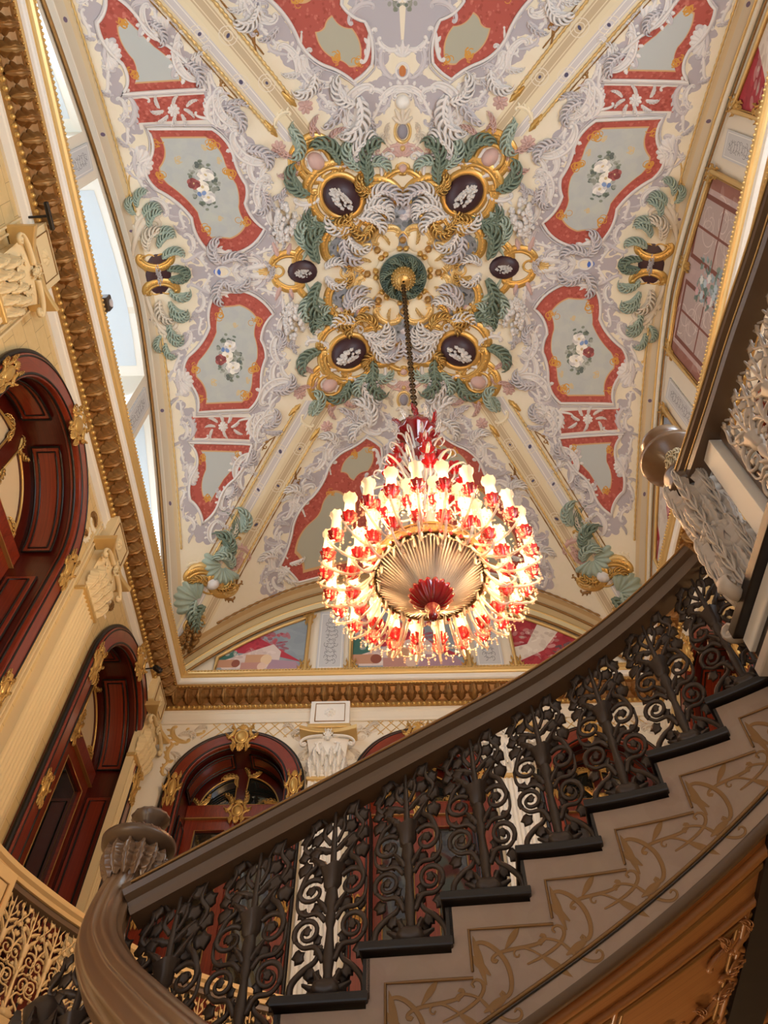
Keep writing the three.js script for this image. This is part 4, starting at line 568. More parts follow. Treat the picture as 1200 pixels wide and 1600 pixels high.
const winPaint = canvas(768, 512, (c, w, h) => { // a painted window with lace curtains and a bunch of flowers on the sill
  c.fillStyle = '#95655a'; c.fillRect(0, 0, w, h); smear(c, 200, 0, 0, w, h, ['#80503f', '#9a6856', '#875546'], 30, 0.25); c.fillStyle = '#b9a2a0'; c.fillRect(60, 40, w - 120, h); smear(c, 120, 60, 40, w - 120, h, ['#c7b3af', '#ad9694', '#bfaaa8'], 40, 0.3);
  for (const x0 of [90, 440]) { c.fillStyle = '#b3a29e'; c.fillRect(x0, 60, 240, h); for (let i = 0; i < 46; i++) { c.globalAlpha = 0.5; c.strokeStyle = ['#e8dfd8', '#d4c6c1', '#bcaaa6'][i % 3]; c.lineWidth = 2 + rnd() * 4; c.beginPath(); c.arc(x0 + rnd() * 240, 60 + rnd() * 460, 20 + rnd() * 50, rnd() * 6, rnd() * 6 + 2); c.stroke(); } c.globalAlpha = 1; c.strokeStyle = '#7c4a3f'; c.lineWidth = 18; c.strokeRect(x0, 60, 240, h + 40); c.lineWidth = 10; c.beginPath(); c.moveTo(x0 + 120, 60); c.lineTo(x0 + 120, h); c.moveTo(x0, 270); c.lineTo(x0 + 240, 270); c.stroke(); }
  smear(c, 160, 300, 170, 170, 330, ['#6f8f84', '#8aa6b4', '#5f7d78', '#9fb6c0', '#587068'], 16, 0.8); for (let i = 0; i < 14; i++) { const x = 320 + rnd() * 130, y = 180 + rnd() * 280; for (let k = 0; k < 7; k++) { c.globalAlpha = 0.9; c.fillStyle = ['#dfe3e2', '#b9cbd6', '#cfa9b0'][i % 3]; c.beginPath(); c.ellipse(x + Math.cos(k) * 9, y + Math.sin(k) * 9, 10, 7, k, 0, 7); c.fill(); } } smear(c, 40, 340, 380, 90, 130, ['#5b8fc4', '#7aa6d2'], 14, 0.8); c.globalAlpha = 1;
});
function painting(name, label, m4, a0, a1, top, y0, tex, corners) {
  const N = 10, outline = [V(a0, y0, 0)]; for (let i = 0; i <= N; i++) { const a = a0 + (a1 - a0) * i / N; outline.push(V(a, top(a), 0)); } outline.push(V(a1, y0, 0));
  const mid = V((a0 + a1) / 2, y0, 0), c = mid.clone().applyMatrix4(m4), g = thing(name, label, 'painting', [c.x, c.y, c.z]); const loc = m4.clone(); loc.setPosition(0, 0, 0); const sh = (p, d = 0) => V(p.x - mid.x, p.y - mid.y, -d);
  const yt = Math.max(...outline.map((p) => p.y)), s = new THREE.Shape(outline.map((p) => new THREE.Vector2(p.x - mid.x, p.y - mid.y))), geo = new THREE.ExtrudeGeometry(s, { depth: 0.03, bevelEnabled: false }).translate(0, 0, -0.035); const P = geo.attributes.position, uv = geo.attributes.uv;
  for (let i = 0; i < P.count; i++) uv.setXY(i, (P.getX(i) + mid.x - a0) / (a1 - a0), (P.getY(i)) / (yt - y0));
  mk('canvas', geo.applyMatrix4(loc), std('#ffffff', 0.65, 0, { map: tex }), g);
  const loop = [...outline, outline[0]].map((p) => sh(p, 0.05)); mk('gilt_frame', tube(loop, 0.035, 6).applyMatrix4(loc), M.goldPale, g); mk('gilt_frame_inner', tube(loop.map((p) => V(p.x * 0.965, (p.y - 0.02) * 0.965 + 0.02, -0.05)), 0.014, 5).applyMatrix4(loc), M.goldDeep, g);
  for (const [a, y, r] of corners) { const q = xf(K.mount, { p: [a - mid.x, y - mid.y, -0.05], r: [0, PI, r], s: [0.26, 0.42, 0.24] }); mk('gilt_corner_mount', q.applyMatrix4(loc), M.gold, g); }
}
const lt = (drop) => (a) => sideArch(-a) - drop, ft = (drop) => (a) => endArch(-a) - drop;
painting('drapery_painting', 'crimson drape and white cloth painting on pale blue, cut by the picture edge', toRight, -0.9, 1.26, lt(0.5), 9.75, drape, [[1.2, lt(0.5)(1.2), 0], [1.2, 10.2, 0]]);
painting('window_painting', 'painted brown window with lace curtains and a bunch of blue flowers above the cornice', toRight, 2.02, 4.72, lt(0.5), 9.7, winPaint, [[2.05, lt(0.5)(2.05), 0.2], [4.68, lt(0.5)(4.68), -0.2], [3.37, lt(0.5)(3.37), 0]]);
painting('drapery_painting', 'narrow painting with a red drape behind the upper stair newel', toRight, 5.58, 7.95, lt(0.5), 9.75, drape, [[5.62, lt(0.5)(5.62), 0.2]]);
painting('still_life_painting', 'painting of crimson drape, jars and white cloth in the end lunette beside the clerestory wall', toFar, 1.5, 3.1, ft(0.62), 9.72, still, [[1.52, ft(0.62)(1.52), 0], [1.52, 9.8, 0]]);
painting('still_life_painting', 'dusky painting with grey cloth and wine red drape in the lunette above the stair rail', toFar, -3.75, -2.2, ft(0.62), 9.72, drape, [[-2.22, 9.8, 0]]);
painting('still_life_painting', 'painting in the end lunette hidden mostly behind the chandelier', toFar, -1.4, 0.72, ft(0.62), 9.72, still, [[-1.38, 9.8, 0], [0.7, 9.8, 0]]);

// ---------------------------------------------------------------- cornice
const cornice = structure('trim_2', [X0, CORN, Z0]);
{
  const ring = (name, pr, mat) => { const pos = [], idx = []; pr.forEach(([d, y]) => { for (const [a, b] of [[-1, -1], [1, -1], [1, 1], [-1, 1]]) pos.push(a * (HX - d), y - CORN, b * (HZ - d)); }); for (let i = 0; i < pr.length - 1; i++) for (let k = 0; k < 4; k++) { const a = i * 4 + k, b = i * 4 + (k + 1) % 4; idx.push(a, b, b + 4, a, b + 4, a + 4); } const g = new THREE.BufferGeometry(); g.setAttribute('position', new THREE.Float32BufferAttribute(pos, 3)); g.setIndex(idx); const h = g.toNonIndexed(); h.computeVertexNormals(); mk(name, h, mat, cornice); };
  ring('cornice_architrave', [[0, 8.6], [0.03, 8.6], [0.03, 8.66], [0.015, 8.68], [0.015, 8.8], [0.03, 8.82], [0.03, 8.88]], M.wallPlain);
  ring('cornice_bead_course', [[0.03, 8.88], [0.07, 8.89], [0.075, 8.93], [0.05, 8.955], [0.06, 8.96]], M.goldDeep);
  M.frieze = std('#8f6434', 0.48, 0.45);
  ring('cornice_frieze', [[0.06, 8.96], [0.07, 9.0], [0.11, 9.06], [0.17, 9.12], [0.21, 9.17], [0.235, 9.175], [0.235, 9.2]], M.frieze);
  ring('cornice_gilt_fillet', [[0.235, 9.2], [0.255, 9.205], [0.27, 9.225], [0.27, 9.24]], M.goldDeep);
  ring('cornice_white_band', [[0.27, 9.24], [0.30, 9.25], [0.315, 9.27], [0.315, 9.34]], M.white);
  ring('cornice_gilt_crown', [[0.315, 9.34], [0.335, 9.345], [0.35, 9.37], [0.375, 9.39], [0.38, 9.41], [0.38, 9.45], [0.36, 9.47]], M.goldPale);
  ring('cornice_ledge', [[0.36, 9.47], [0, 9.5]], M.white);
  const lf = K.pod;
  const row = (o, along, inward, len) => { const n = Math.floor(len / 0.205); for (let i = 0; i < n; i++) { const s = (i + 0.5) / n * len, p = V(...o).addScaledVector(along, s).addScaledVector(inward, 0.065); p.y = 8.975; const X = inward.clone().multiplyScalar(0.6).add(V(0, 0.8, 0)).normalize(), Z = inward.clone().multiplyScalar(0.8).add(V(0, -0.6, 0)).normalize(), Y = new THREE.Vector3().crossVectors(Z, X); const m = mk('acanthus_leaf', lf, i % 2 ? M.frieze : M.goldDull, cornice); m.quaternion.setFromRotationMatrix(new THREE.Matrix4().makeBasis(X, Y, Z)); m.scale.set(0.27, 0.21, 0.24); m.position.copy(p).sub(cornice.position); } };
  row([XL, 0, 0.6], V(0, 0, -1), V(1, 0, 0), 10.2); row([XL + 0.15, 0, ZF], V(1, 0, 0), V(0, 0, 1), 8.1); row([XR, 0, -0.2], V(0, 0, -1), V(-1, 0, 0), 9.4);
  const beads = (name, d, y, sp, r, mat) => { const g = new THREE.SphereGeometry(r, 6, 5), L = []; for (let z = 0.6; z > ZF + d; z -= sp) L.push(V(XL + d, y, z), V(XR - d, y, z)); for (let x = XL + d; x < XR - d; x += sp) L.push(V(x, y, ZF + d)); const im = new THREE.InstancedMesh(g, mat, L.length), m4 = new THREE.Matrix4(); L.forEach((p, i) => im.setMatrixAt(i, m4.makeTranslation(p.x - X0, p.y - CORN, p.z - Z0))); im.name = name; im.userData.kind = 'stuff'; cornice.add(im); };
  beads('bead_row', 0.075, 8.905, 0.085, 0.034, M.gold); beads('pearl_row', 0.385, 9.43, 0.055, 0.018, M.goldPale); beads('pearl_row', 0.25, 9.2, 0.06, 0.016, M.gold);
}

// ---------------------------------------------------------------- doors
function loopRect(x0, x1, y0, y1, z) { return [V(x0, y0, z), V(x1, y0, z), V(x1, y1, z), V(x0, y1, z), V(x0, y0, z)]; }
function makeDoor(n, pos, ry, R, top, glass) {
  const g = structure('door_' + n, pos); g.rotation.y = ry;
  const H = top - GAL, hs = H - R, Ri = R - JAMB, dep = 0.56;
  const P = (r, z, n2 = 28) => { const o = [V(-r, 0, z)]; for (let i = 0; i <= n2; i++) { const t = PI - PI * i / n2; o.push(V(Math.cos(t) * r, hs + Math.sin(t) * r, z)); } o.push(V(r, 0, z)); return o; };
  const bandShape = (r1, r0) => new THREE.Shape([...P(r1, 0), ...P(r0, 0).reverse()].map((p) => new THREE.Vector2(p.x, p.y)));
  const ar = new THREE.ExtrudeGeometry(bandShape(R - 0.03, Ri), { depth: 0.09, bevelEnabled: true, bevelSize: 0.015, bevelThickness: 0.02, bevelSegments: 2 });
  { const Q = ar.attributes.position, uv = ar.attributes.uv; for (let i = 0; i < Q.count; i++) { const x = Q.getX(i), y = Q.getY(i); if (y > hs) { const a = Math.atan2(y - hs, x); uv.setXY(i, Math.hypot(x, y - hs) * 2, a * R); } else uv.setXY(i, x * 2, y); } }
  mk('architrave', ar, M.mahogany, g);
  for (const [r, z, rad] of [[R, 0.06, 0.035], [R - 0.045, 0.11, 0.012], [Ri + 0.02, 0.11, 0.016], [Ri - 0.01, 0.03, 0.02]]) mk('black_moulding', tube(P(r, z, 40), rad, 6), M.black, g);
  // deep panelled lining
  const path = P(Ri, 0), acc = [0]; for (let i = 1; i < path.length; i++) acc.push(acc[i - 1] + path[i].distanceTo(path[i - 1]));
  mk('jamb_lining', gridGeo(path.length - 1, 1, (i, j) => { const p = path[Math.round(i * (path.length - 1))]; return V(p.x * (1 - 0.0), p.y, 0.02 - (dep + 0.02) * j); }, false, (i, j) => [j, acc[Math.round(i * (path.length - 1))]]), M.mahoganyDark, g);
  for (const k of [-1, 1]) for (const [y0, y1] of [[0.35, hs * 0.46], [hs * 0.5, hs - 0.35]]) { const x = k * (Ri - 0.012); mk('jamb_panel', rbox(Math.min(x, x - k * 0.025), Math.max(x, x - k * 0.025), y0, y1, -dep + 0.12, -0.1, 0.008), M.mahogany, g); mk('black_moulding', tube([[y0 + 0.06, -dep + 0.18], [y0 + 0.06, -0.16], [y1 - 0.06, -0.16], [y1 - 0.06, -dep + 0.18], [y0 + 0.06, -dep + 0.18]].map(([y, z]) => V(x - k * 0.03, y, z)), 0.013, 5), M.black, g); mk('black_moulding', tube([[y0, -dep + 0.12], [y0, -0.1], [y1, -0.1], [y1, -dep + 0.12], [y0, -dep + 0.12]].map(([y, z]) => V(x - k * 0.008, y, z)), 0.016, 5), M.black, g); }
  for (const [a0, a1] of [[6, 80], [100, 174]]) { const q = (r, t, z) => V(Math.cos(t) * r, hs + Math.sin(t) * r, z), A = a0 * D2, B = a1 * D2; mk('soffit_panel', gridGeo(14, 1, (i, j) => q(Ri - 0.03, A + (B - A) * i, -0.1 - (dep - 0.22) * j), false, (i, j) => [j * 0.4, i]), M.mahogany, g); for (const [m, r, rad] of [[0, 0.035, 0.014], [0.06, 0.035, 0.011]]) { const L = []; for (let i = 0; i <= 14; i++) L.push(q(Ri - r, A + m + (B - A - 2 * m) * i / 14, -0.1 - m)); for (let i = 14; i >= 0; i--) L.push(q(Ri - r, A + m + (B - A - 2 * m) * i / 14, -dep + 0.12 + m)); L.push(L[0].clone()); mk('black_moulding', tube(L, rad, 5), M.black, g); } }
  // fanlight
  const fan = sub('fanlight', g, [0, hs, -dep]);
  { const s = new THREE.Shape(); s.absarc(0, 0, Ri, 0, PI, false); const hole = (k) => { const o = []; const r = Ri * 0.8; for (let i = 0; i <= 14; i++) { const t = 0.16 + (PI / 2 - 0.16 - 0.14) * i / 14; o.push([k * Math.cos(t) * r, Math.sin(t) * r]); } o.push([k * 0.1 * Ri, 0.14 * Ri]); return o; }; for (const k of [1, -1]) s.holes.push(new THREE.Path(hole(k).map((p) => new THREE.Vector2(...p))));
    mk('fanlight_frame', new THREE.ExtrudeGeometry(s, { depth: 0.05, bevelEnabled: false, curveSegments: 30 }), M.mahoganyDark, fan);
    for (const k of [1, -1]) { const h = hole(k); mk('pane', new THREE.ExtrudeGeometry(new THREE.Shape(h.map((p) => new THREE.Vector2(...p))), { depth: 0.015, bevelEnabled: false }), glass, fan); mk('gilt_bead', tube([...h, h[0]].map(([x, y]) => V(x, y, 0.055)), 0.014, 5), M.gold, fan); for (const [i, r] of [[0, 2.6], [14, 0.2], [15, 1.2]]) { mk('gilt_leaf', xf(K.leaf, { p: [h[i][0], h[i][1], 0.055], r: [0, 0, k > 0 ? r : PI - r], s: [0.24, 0.26, 0.2] }), M.gold, fan); mk('gilt_leaf', xf(K.leaf, { p: [h[i][0], h[i][1], 0.055], r: [0, 0, (k > 0 ? r : PI - r) + 1.5], s: [0.18, 0.2, 0.2] }), M.gold, fan); } } }
  mk('transom', rbox(-Ri, Ri, hs - 0.14, hs + 0.08, -dep, -dep + 0.11, 0.015), M.mahogany, g); mk('gilt_line', box(-Ri, Ri, hs - 0.155, hs - 0.14, -dep, -dep + 0.115), M.goldDeep, g);
  mk('gilt_mount', xf(K.mount, { p: [0, hs - 0.02, -dep + 0.11], s: [0.42, 0.4, 0.3] }), M.gold, g);
  // two leaves with tall panes
  for (const k of [-1, 1]) {
    const lf = sub('door_leaf', g, [k * Ri / 2, 0, -dep]), w = Ri / 2 - 0.008, t = hs - 0.15, ps = [[0.95, t * 0.44], [t * 0.44 + 0.1, t - 0.18]];
    const s = new THREE.Shape([[-w, 0], [w, 0], [w, t], [-w, t]].map((p) => new THREE.Vector2(...p))); for (const [a, b] of ps) s.holes.push(new THREE.Path([[-w + 0.17, a], [-w + 0.17, b], [w - 0.14, b], [w - 0.14, a]].map((p) => new THREE.Vector2(...p))));
    mk('leaf_frame', new THREE.ExtrudeGeometry(s, { depth: 0.06, bevelEnabled: true, bevelSize: 0.006, bevelThickness: 0.006, bevelSegments: 1 }), M.mahogany, lf);
    for (const [a, b] of ps) { mk('pane', box(-w + 0.16, w - 0.13, a - 0.01, b + 0.01, 0.0, 0.015), M.darkGlass, lf); mk('gilt_bead', tube(loopRect(-w + 0.17, w - 0.14, a, b, 0.065), 0.01, 4), M.goldDeep, lf); }
    mk('lower_panel', rbox(-w + 0.16, w - 0.13, 0.2, 0.78, 0.05, 0.085, 0.01), M.mahogany, lf); mk('handle', merge([xf(new THREE.CylinderGeometry(0.012, 0.012, 0.2, 8), { p: [-k * (w - 0.06), 1.1, 0.1] }), xf(new THREE.SphereGeometry(0.02, 8, 6), { p: [-k * (w - 0.06), 1.2, 0.1] }), xf(new THREE.SphereGeometry(0.02, 8, 6), { p: [-k * (w - 0.06), 1.0, 0.1] })]), M.gold, lf);
  }
  // gilt mounts on the architrave
  const md = R - JAMB / 2;
  mk('gilt_crest', xf(K.mount, { p: [0, hs + md, 0.12], s: [0.52, 0.5, 0.4] }), M.gold, g);
  for (const k of [-1, 1]) { mk('gilt_mount', xf(K.mount, { p: [k * md, hs - 0.02, 0.12], s: [0.3, 0.56, 0.36] }), M.gold, g); mk('gilt_mount', xf(K.mount, { p: [k * md, hs - 1.9, 0.12], s: [0.22, 0.4, 0.3] }), M.gold, g); }
  return g;
}
DOORS_F.forEach((x, i) => makeDoor(i + 1, [x, GAL, ZF], 0, DF.R, DF.top, M.darkGlass));
DOORS_L.slice(0, 2).forEach((z, i) => makeDoor(i + 4, [XL, GAL, z], PI / 2, DL.R, DL.top, M.creamGlass));
DOORS_L.slice(0, 2).forEach((z, i) => makeDoor(i + 7, [XR, GAL, z], -PI / 2, DL.R, DL.top, M.darkGlass));
makeDoor(6, [XL, GAL, DOORS_L[2]], PI / 2, DL.R, DL.top, M.creamGlass);

// ---------------------------------------------------------------- pilasters
const flutedGeo = (() => { const w = 0.27, n = 7, s = new THREE.Shape(), fw = 0.46 / n; s.moveTo(-w, 0); s.lineTo(-w, 0.11); let x = -0.23; s.lineTo(x, 0.11); for (let i = 0; i < n; i++) { for (let k = 1; k <= 6; k++) { const t = PI * k / 6; s.lineTo(x + 0.008 + (fw - 0.016) * (1 - Math.cos(t)) / 2, 0.11 - Math.sin(t) * 0.024); } x += fw; s.lineTo(x, 0.11); } s.lineTo(w, 0.11); s.lineTo(w, 0); s.closePath(); return new THREE.ExtrudeGeometry(s, { depth: 1, bevelEnabled: false }).rotateX(-PI / 2).scale(1, 1, -1); })(); flip(flutedGeo);
const voluteGeo = (() => { const p = scrollPts((s) => 0.3 + 30 * s ** 3, 46, 0, 1); return merge([tube(p, (t) => 0.07 * (1 - t * 0.45), 6, 1.6), eye(p[p.length - 1], 0.09)]); })();
function pilaster(label, pos, ry, mCap, mShaft) {
  const g = thing('pilaster', label, 'pilaster', pos); g.rotation.y = ry;
  const h = 7.42 - GAL;
  mk('base', merge([rbox(-0.34, 0.34, 0, 0.5, 0, 0.2, 0.01), rbox(-0.31, 0.31, 0.5, 0.62, 0, 0.17, 0.03)]), mShaft, g);
  const sh = mk('fluted_shaft', flutedGeo, mShaft, g); sh.scale.set(1, h - 0.62, 1); sh.position.y = 0.62;
  const c = sub('capital', g, [0, h, 0]);
  mk('neck_moulding', rbox(-0.3, 0.3, -0.03, 0.03, 0, 0.15, 0.02), M.goldPale, c); mk('bell_core', rbox(-0.27, 0.27, 0, 0.8, 0, 0.13, 0.01), mCap, c); mk('bell', gridGeo(8, 6, (a, t) => V((a * 2 - 1) * (0.25 + 0.09 * t * t), t * 0.72, 0.12 + 0.1 * t * t - 0.04 * (a * 2 - 1) ** 2)), mCap, c);
  for (const [n, y, s, z] of [[5, 0.0, 0.36, 0.12], [4, 0.2, 0.34, 0.14]]) for (let i = 0; i < n; i++) { const x = (i - (n - 1) / 2) * 0.115; mk('acanthus_leaf', K.leafPad, mCap, c); const o = c.children[c.children.length - 1]; o.position.set(x, y, z); o.rotation.set(0, 0, PI / 2 - x * 0.6); o.scale.set(s, 0.17, 0.3); }
  for (const k of [-1, 1]) { const o = mk('volute', k > 0 ? voluteGeo : mirrored(voluteGeo), mCap, c); o.position.set(k * 0.25, 0.6, 0.24); o.scale.set(0.34, -0.34, 0.34); const r = mk('scroll', k > 0 ? K.c : mirrored(K.c), mCap, c); r.position.set(k * 0.1, 0.48, 0.2); r.rotation.z = k * 1.1; r.scale.set(0.26, 0.26, 0.2); }
  const fl = mk('fleuron', K.mount, mCap, c); fl.position.set(0, 0.74, 0.24); fl.scale.set(0.16, 0.22, 0.2);
  { const q = new THREE.Shape(), n = 12; q.moveTo(-0.44, 0.025); for (let i = 0; i <= n; i++) { const x = -0.44 + 0.88 * i / n; q.lineTo(x, 0.21 + 0.1 * (x / 0.44) ** 2); } q.lineTo(0.44, 0.025); const ab = new THREE.ExtrudeGeometry(q, { depth: 0.06, bevelEnabled: true, bevelSize: 0.012, bevelThickness: 0.01, bevelSegments: 2 }).rotateX(PI / 2).scale(1, 1, 1).translate(0, 0.85, 0); mk('abacus', ab, M.goldPale, c); }
  const b = sub('impost_block', g, [0, h + 0.86, 0]), bh = 8.93 - 7.42 - 0.86;
  mk('block', rbox(-0.32, 0.32, 0, bh, 0, 0.14, 0.008), mShaft, b); mk('lower_moulding', merge([rbox(-0.35, 0.35, 0.06, 0.13, 0, 0.19, 0.02), rbox(-0.335, 0.335, 0.13, 0.16, 0, 0.165, 0.01)]), M.goldPale, b); mk('panel_edge', tube(loopRect(-0.24, 0.24, 0.22, bh - 0.06, 0.145), 0.009, 4), M.goldDull, b); mk('rosette', xf(K.rosette8, { p: [0, (0.22 + bh - 0.06) / 2, 0.14], s: [0.1, 0.1, 0.1] }), mShaft, b);
}
pilaster('white fluted pilaster between the first and second doors of the end wall', [-1.0, GAL, ZF], 0, M.white, M.white);
pilaster('white fluted pilaster of the end wall behind the middle of the stair rail', [1.8, GAL, ZF], 0, M.white, M.white);
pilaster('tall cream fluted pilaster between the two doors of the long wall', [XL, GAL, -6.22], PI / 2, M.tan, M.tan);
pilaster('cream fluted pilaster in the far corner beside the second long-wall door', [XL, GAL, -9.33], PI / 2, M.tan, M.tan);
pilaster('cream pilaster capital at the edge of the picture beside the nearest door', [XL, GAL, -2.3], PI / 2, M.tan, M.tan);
// flat moulding strips either side of the long-wall pilasters, spandrel trellis and scrolls
{ const tr = structure('trim_3', [0, 0, 0]);
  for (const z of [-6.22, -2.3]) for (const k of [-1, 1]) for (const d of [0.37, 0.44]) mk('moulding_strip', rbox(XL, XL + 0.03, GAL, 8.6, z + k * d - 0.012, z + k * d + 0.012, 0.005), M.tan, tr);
  const L = []; for (let i = 0; i < 11; i++) for (const k of [-1, 1]) L.push(xf(new THREE.BoxGeometry(0.011, 0.62, 0.012), { p: [-2.9 + i * 0.19 + 0.05, 8.54 - 0.0, ZF + 0.006], r: [0, 0, k * 0.75] }), xf(new THREE.BoxGeometry(0.011, 0.62, 0.012), { p: [-0.35 + i * 0.17, 8.56, ZF + 0.006], r: [0, 0, k * 0.75] }), xf(new THREE.BoxGeometry(0.011, 0.62, 0.012), { p: [2.3 + i * 0.17, 8.56, ZF + 0.006], r: [0, 0, k * 0.75] }));
  mk('gilt_trellis', merge(L), M.goldPale, tr).userData.kind = 'stuff';
  for (const [c, k] of DOORS_F.flatMap((c) => [[c, -1], [c, 1]])) for (const [dx, y, a, s] of [[1.05, 8.38, 0.8, 0.42], [1.1, 8.05, 1.6, 0.36], [0.8, 8.45, 0.2, 0.3], [1.12, 7.75, 1.7, 0.26]]) { const o = mk('spandrel_scroll', k > 0 ? K.c : mirrored(K.c), c < -2 && k < 0 ? M.goldPale : M.stone, tr); o.position.set(c + k * dx, y, ZF); o.rotation.z = k * a; o.scale.set(s, s, 0.1); const q = mk('spandrel_leaf', k > 0 ? K.leafWide : mirrored(K.leafWide), M.stone, tr); q.position.set(c + k * dx, y, ZF); q.rotation.z = k * (a + 1.9); q.scale.set(s * 0.7, s * 0.6, 0.1); }
  for (const [z, y, a, s] of [[-9.15, 8.35, 0.6, 0.4], [-9.3, 8.0, 1.5, 0.36], [-6.72, 8.4, -0.6, 0.34], [-5.72, 8.4, 0.6, 0.34], [-6.85, 8.1, -1.4, 0.3], [-5.65, 8.1, 1.4, 0.28]]) { const o = mk('spandrel_scroll', K.c, M.cream, tr); o.position.set(XL, y, z); o.rotation.set(0, PI / 2, 0); o.rotateZ(a); o.scale.set(s, s, 0.12); const q = mk('spandrel_leaf', K.leafWide, M.goldDull, tr); q.position.set(XL, y, z); q.rotation.set(0, PI / 2, 0); q.rotateZ(a + 2); q.scale.set(s * 0.7, s * 0.6, 0.12); }
}

// ---------------------------------------------------------------- staircase: straight below, winding toward the viewer above
const RISE = 0.165, GOING = 0.305, H0 = 1.3, K0 = -4, K1 = 7, SW = 1.5;
const planTab = (() => { const t = [], n = 40; let x = -0.41, z = -2.88; const step = (k, d) => { const a = (-5.6 - 8.3 * Math.max(0, k - 3)) * D2; return [d * GOING * Math.cos(a), -d * GOING * Math.sin(a)]; };
  const up = [[0, x, z]]; for (let i = 0; i < 9 * n; i++) { const [dx, dz] = step((i + 0.5) / n, 1 / n); x += dx; z += dz; up.push([(i + 1) / n, x, z]); } x = -0.41; z = -2.88; const dn = []; for (let i = 0; i < 6 * n; i++) { const [dx, dz] = step(-1, 1 / n); x -= dx; z -= dz; dn.push([-(i + 1) / n, x, z]); } return { n, all: [...dn.reverse(), ...up] }; })();
function plan(k, off = 0, y = 0) { // point of the stair line at step k, off metres to the wall side
  const f = (k + 6) * planTab.n, i = Math.max(0, Math.min(planTab.all.length - 2, Math.floor(f))), t = f - i, a = planTab.all[i], b = planTab.all[i + 1], an = (-5.6 - 8.3 * Math.max(0, k - 3)) * D2, tx = Math.cos(an), tz = -Math.sin(an);
  return V(a[1] + (b[1] - a[1]) * t + tz * off, y, a[2] + (b[2] - a[2]) * t - tx * off);
}
const planAng = (k) => (-5.6 - 8.3 * Math.max(0, k - 3)) * D2;
const nose = (k) => H0 + RISE * k;
const stair = thing('staircase', 'curving wooden staircase with scrolled iron balusters and gold-scrolled brown string', 'staircase', [0, 0, 0]);
const stringTex = canvas(512, 512, (c, w, h) => { c.fillStyle = '#9a8474'; c.fillRect(0, 0, w, h); speckle(c, w, h, 300, ['#947c6c', '#a08a7a', '#8d7566'], 10, 50, 0.2); });
M.string = phys('#ffffff', { map: stringTex, roughness: 0.48, clearcoat: 0.25, clearcoatRoughness: 0.4 });
M.goldLine = std('#8a673e', 0.5, 0.3);
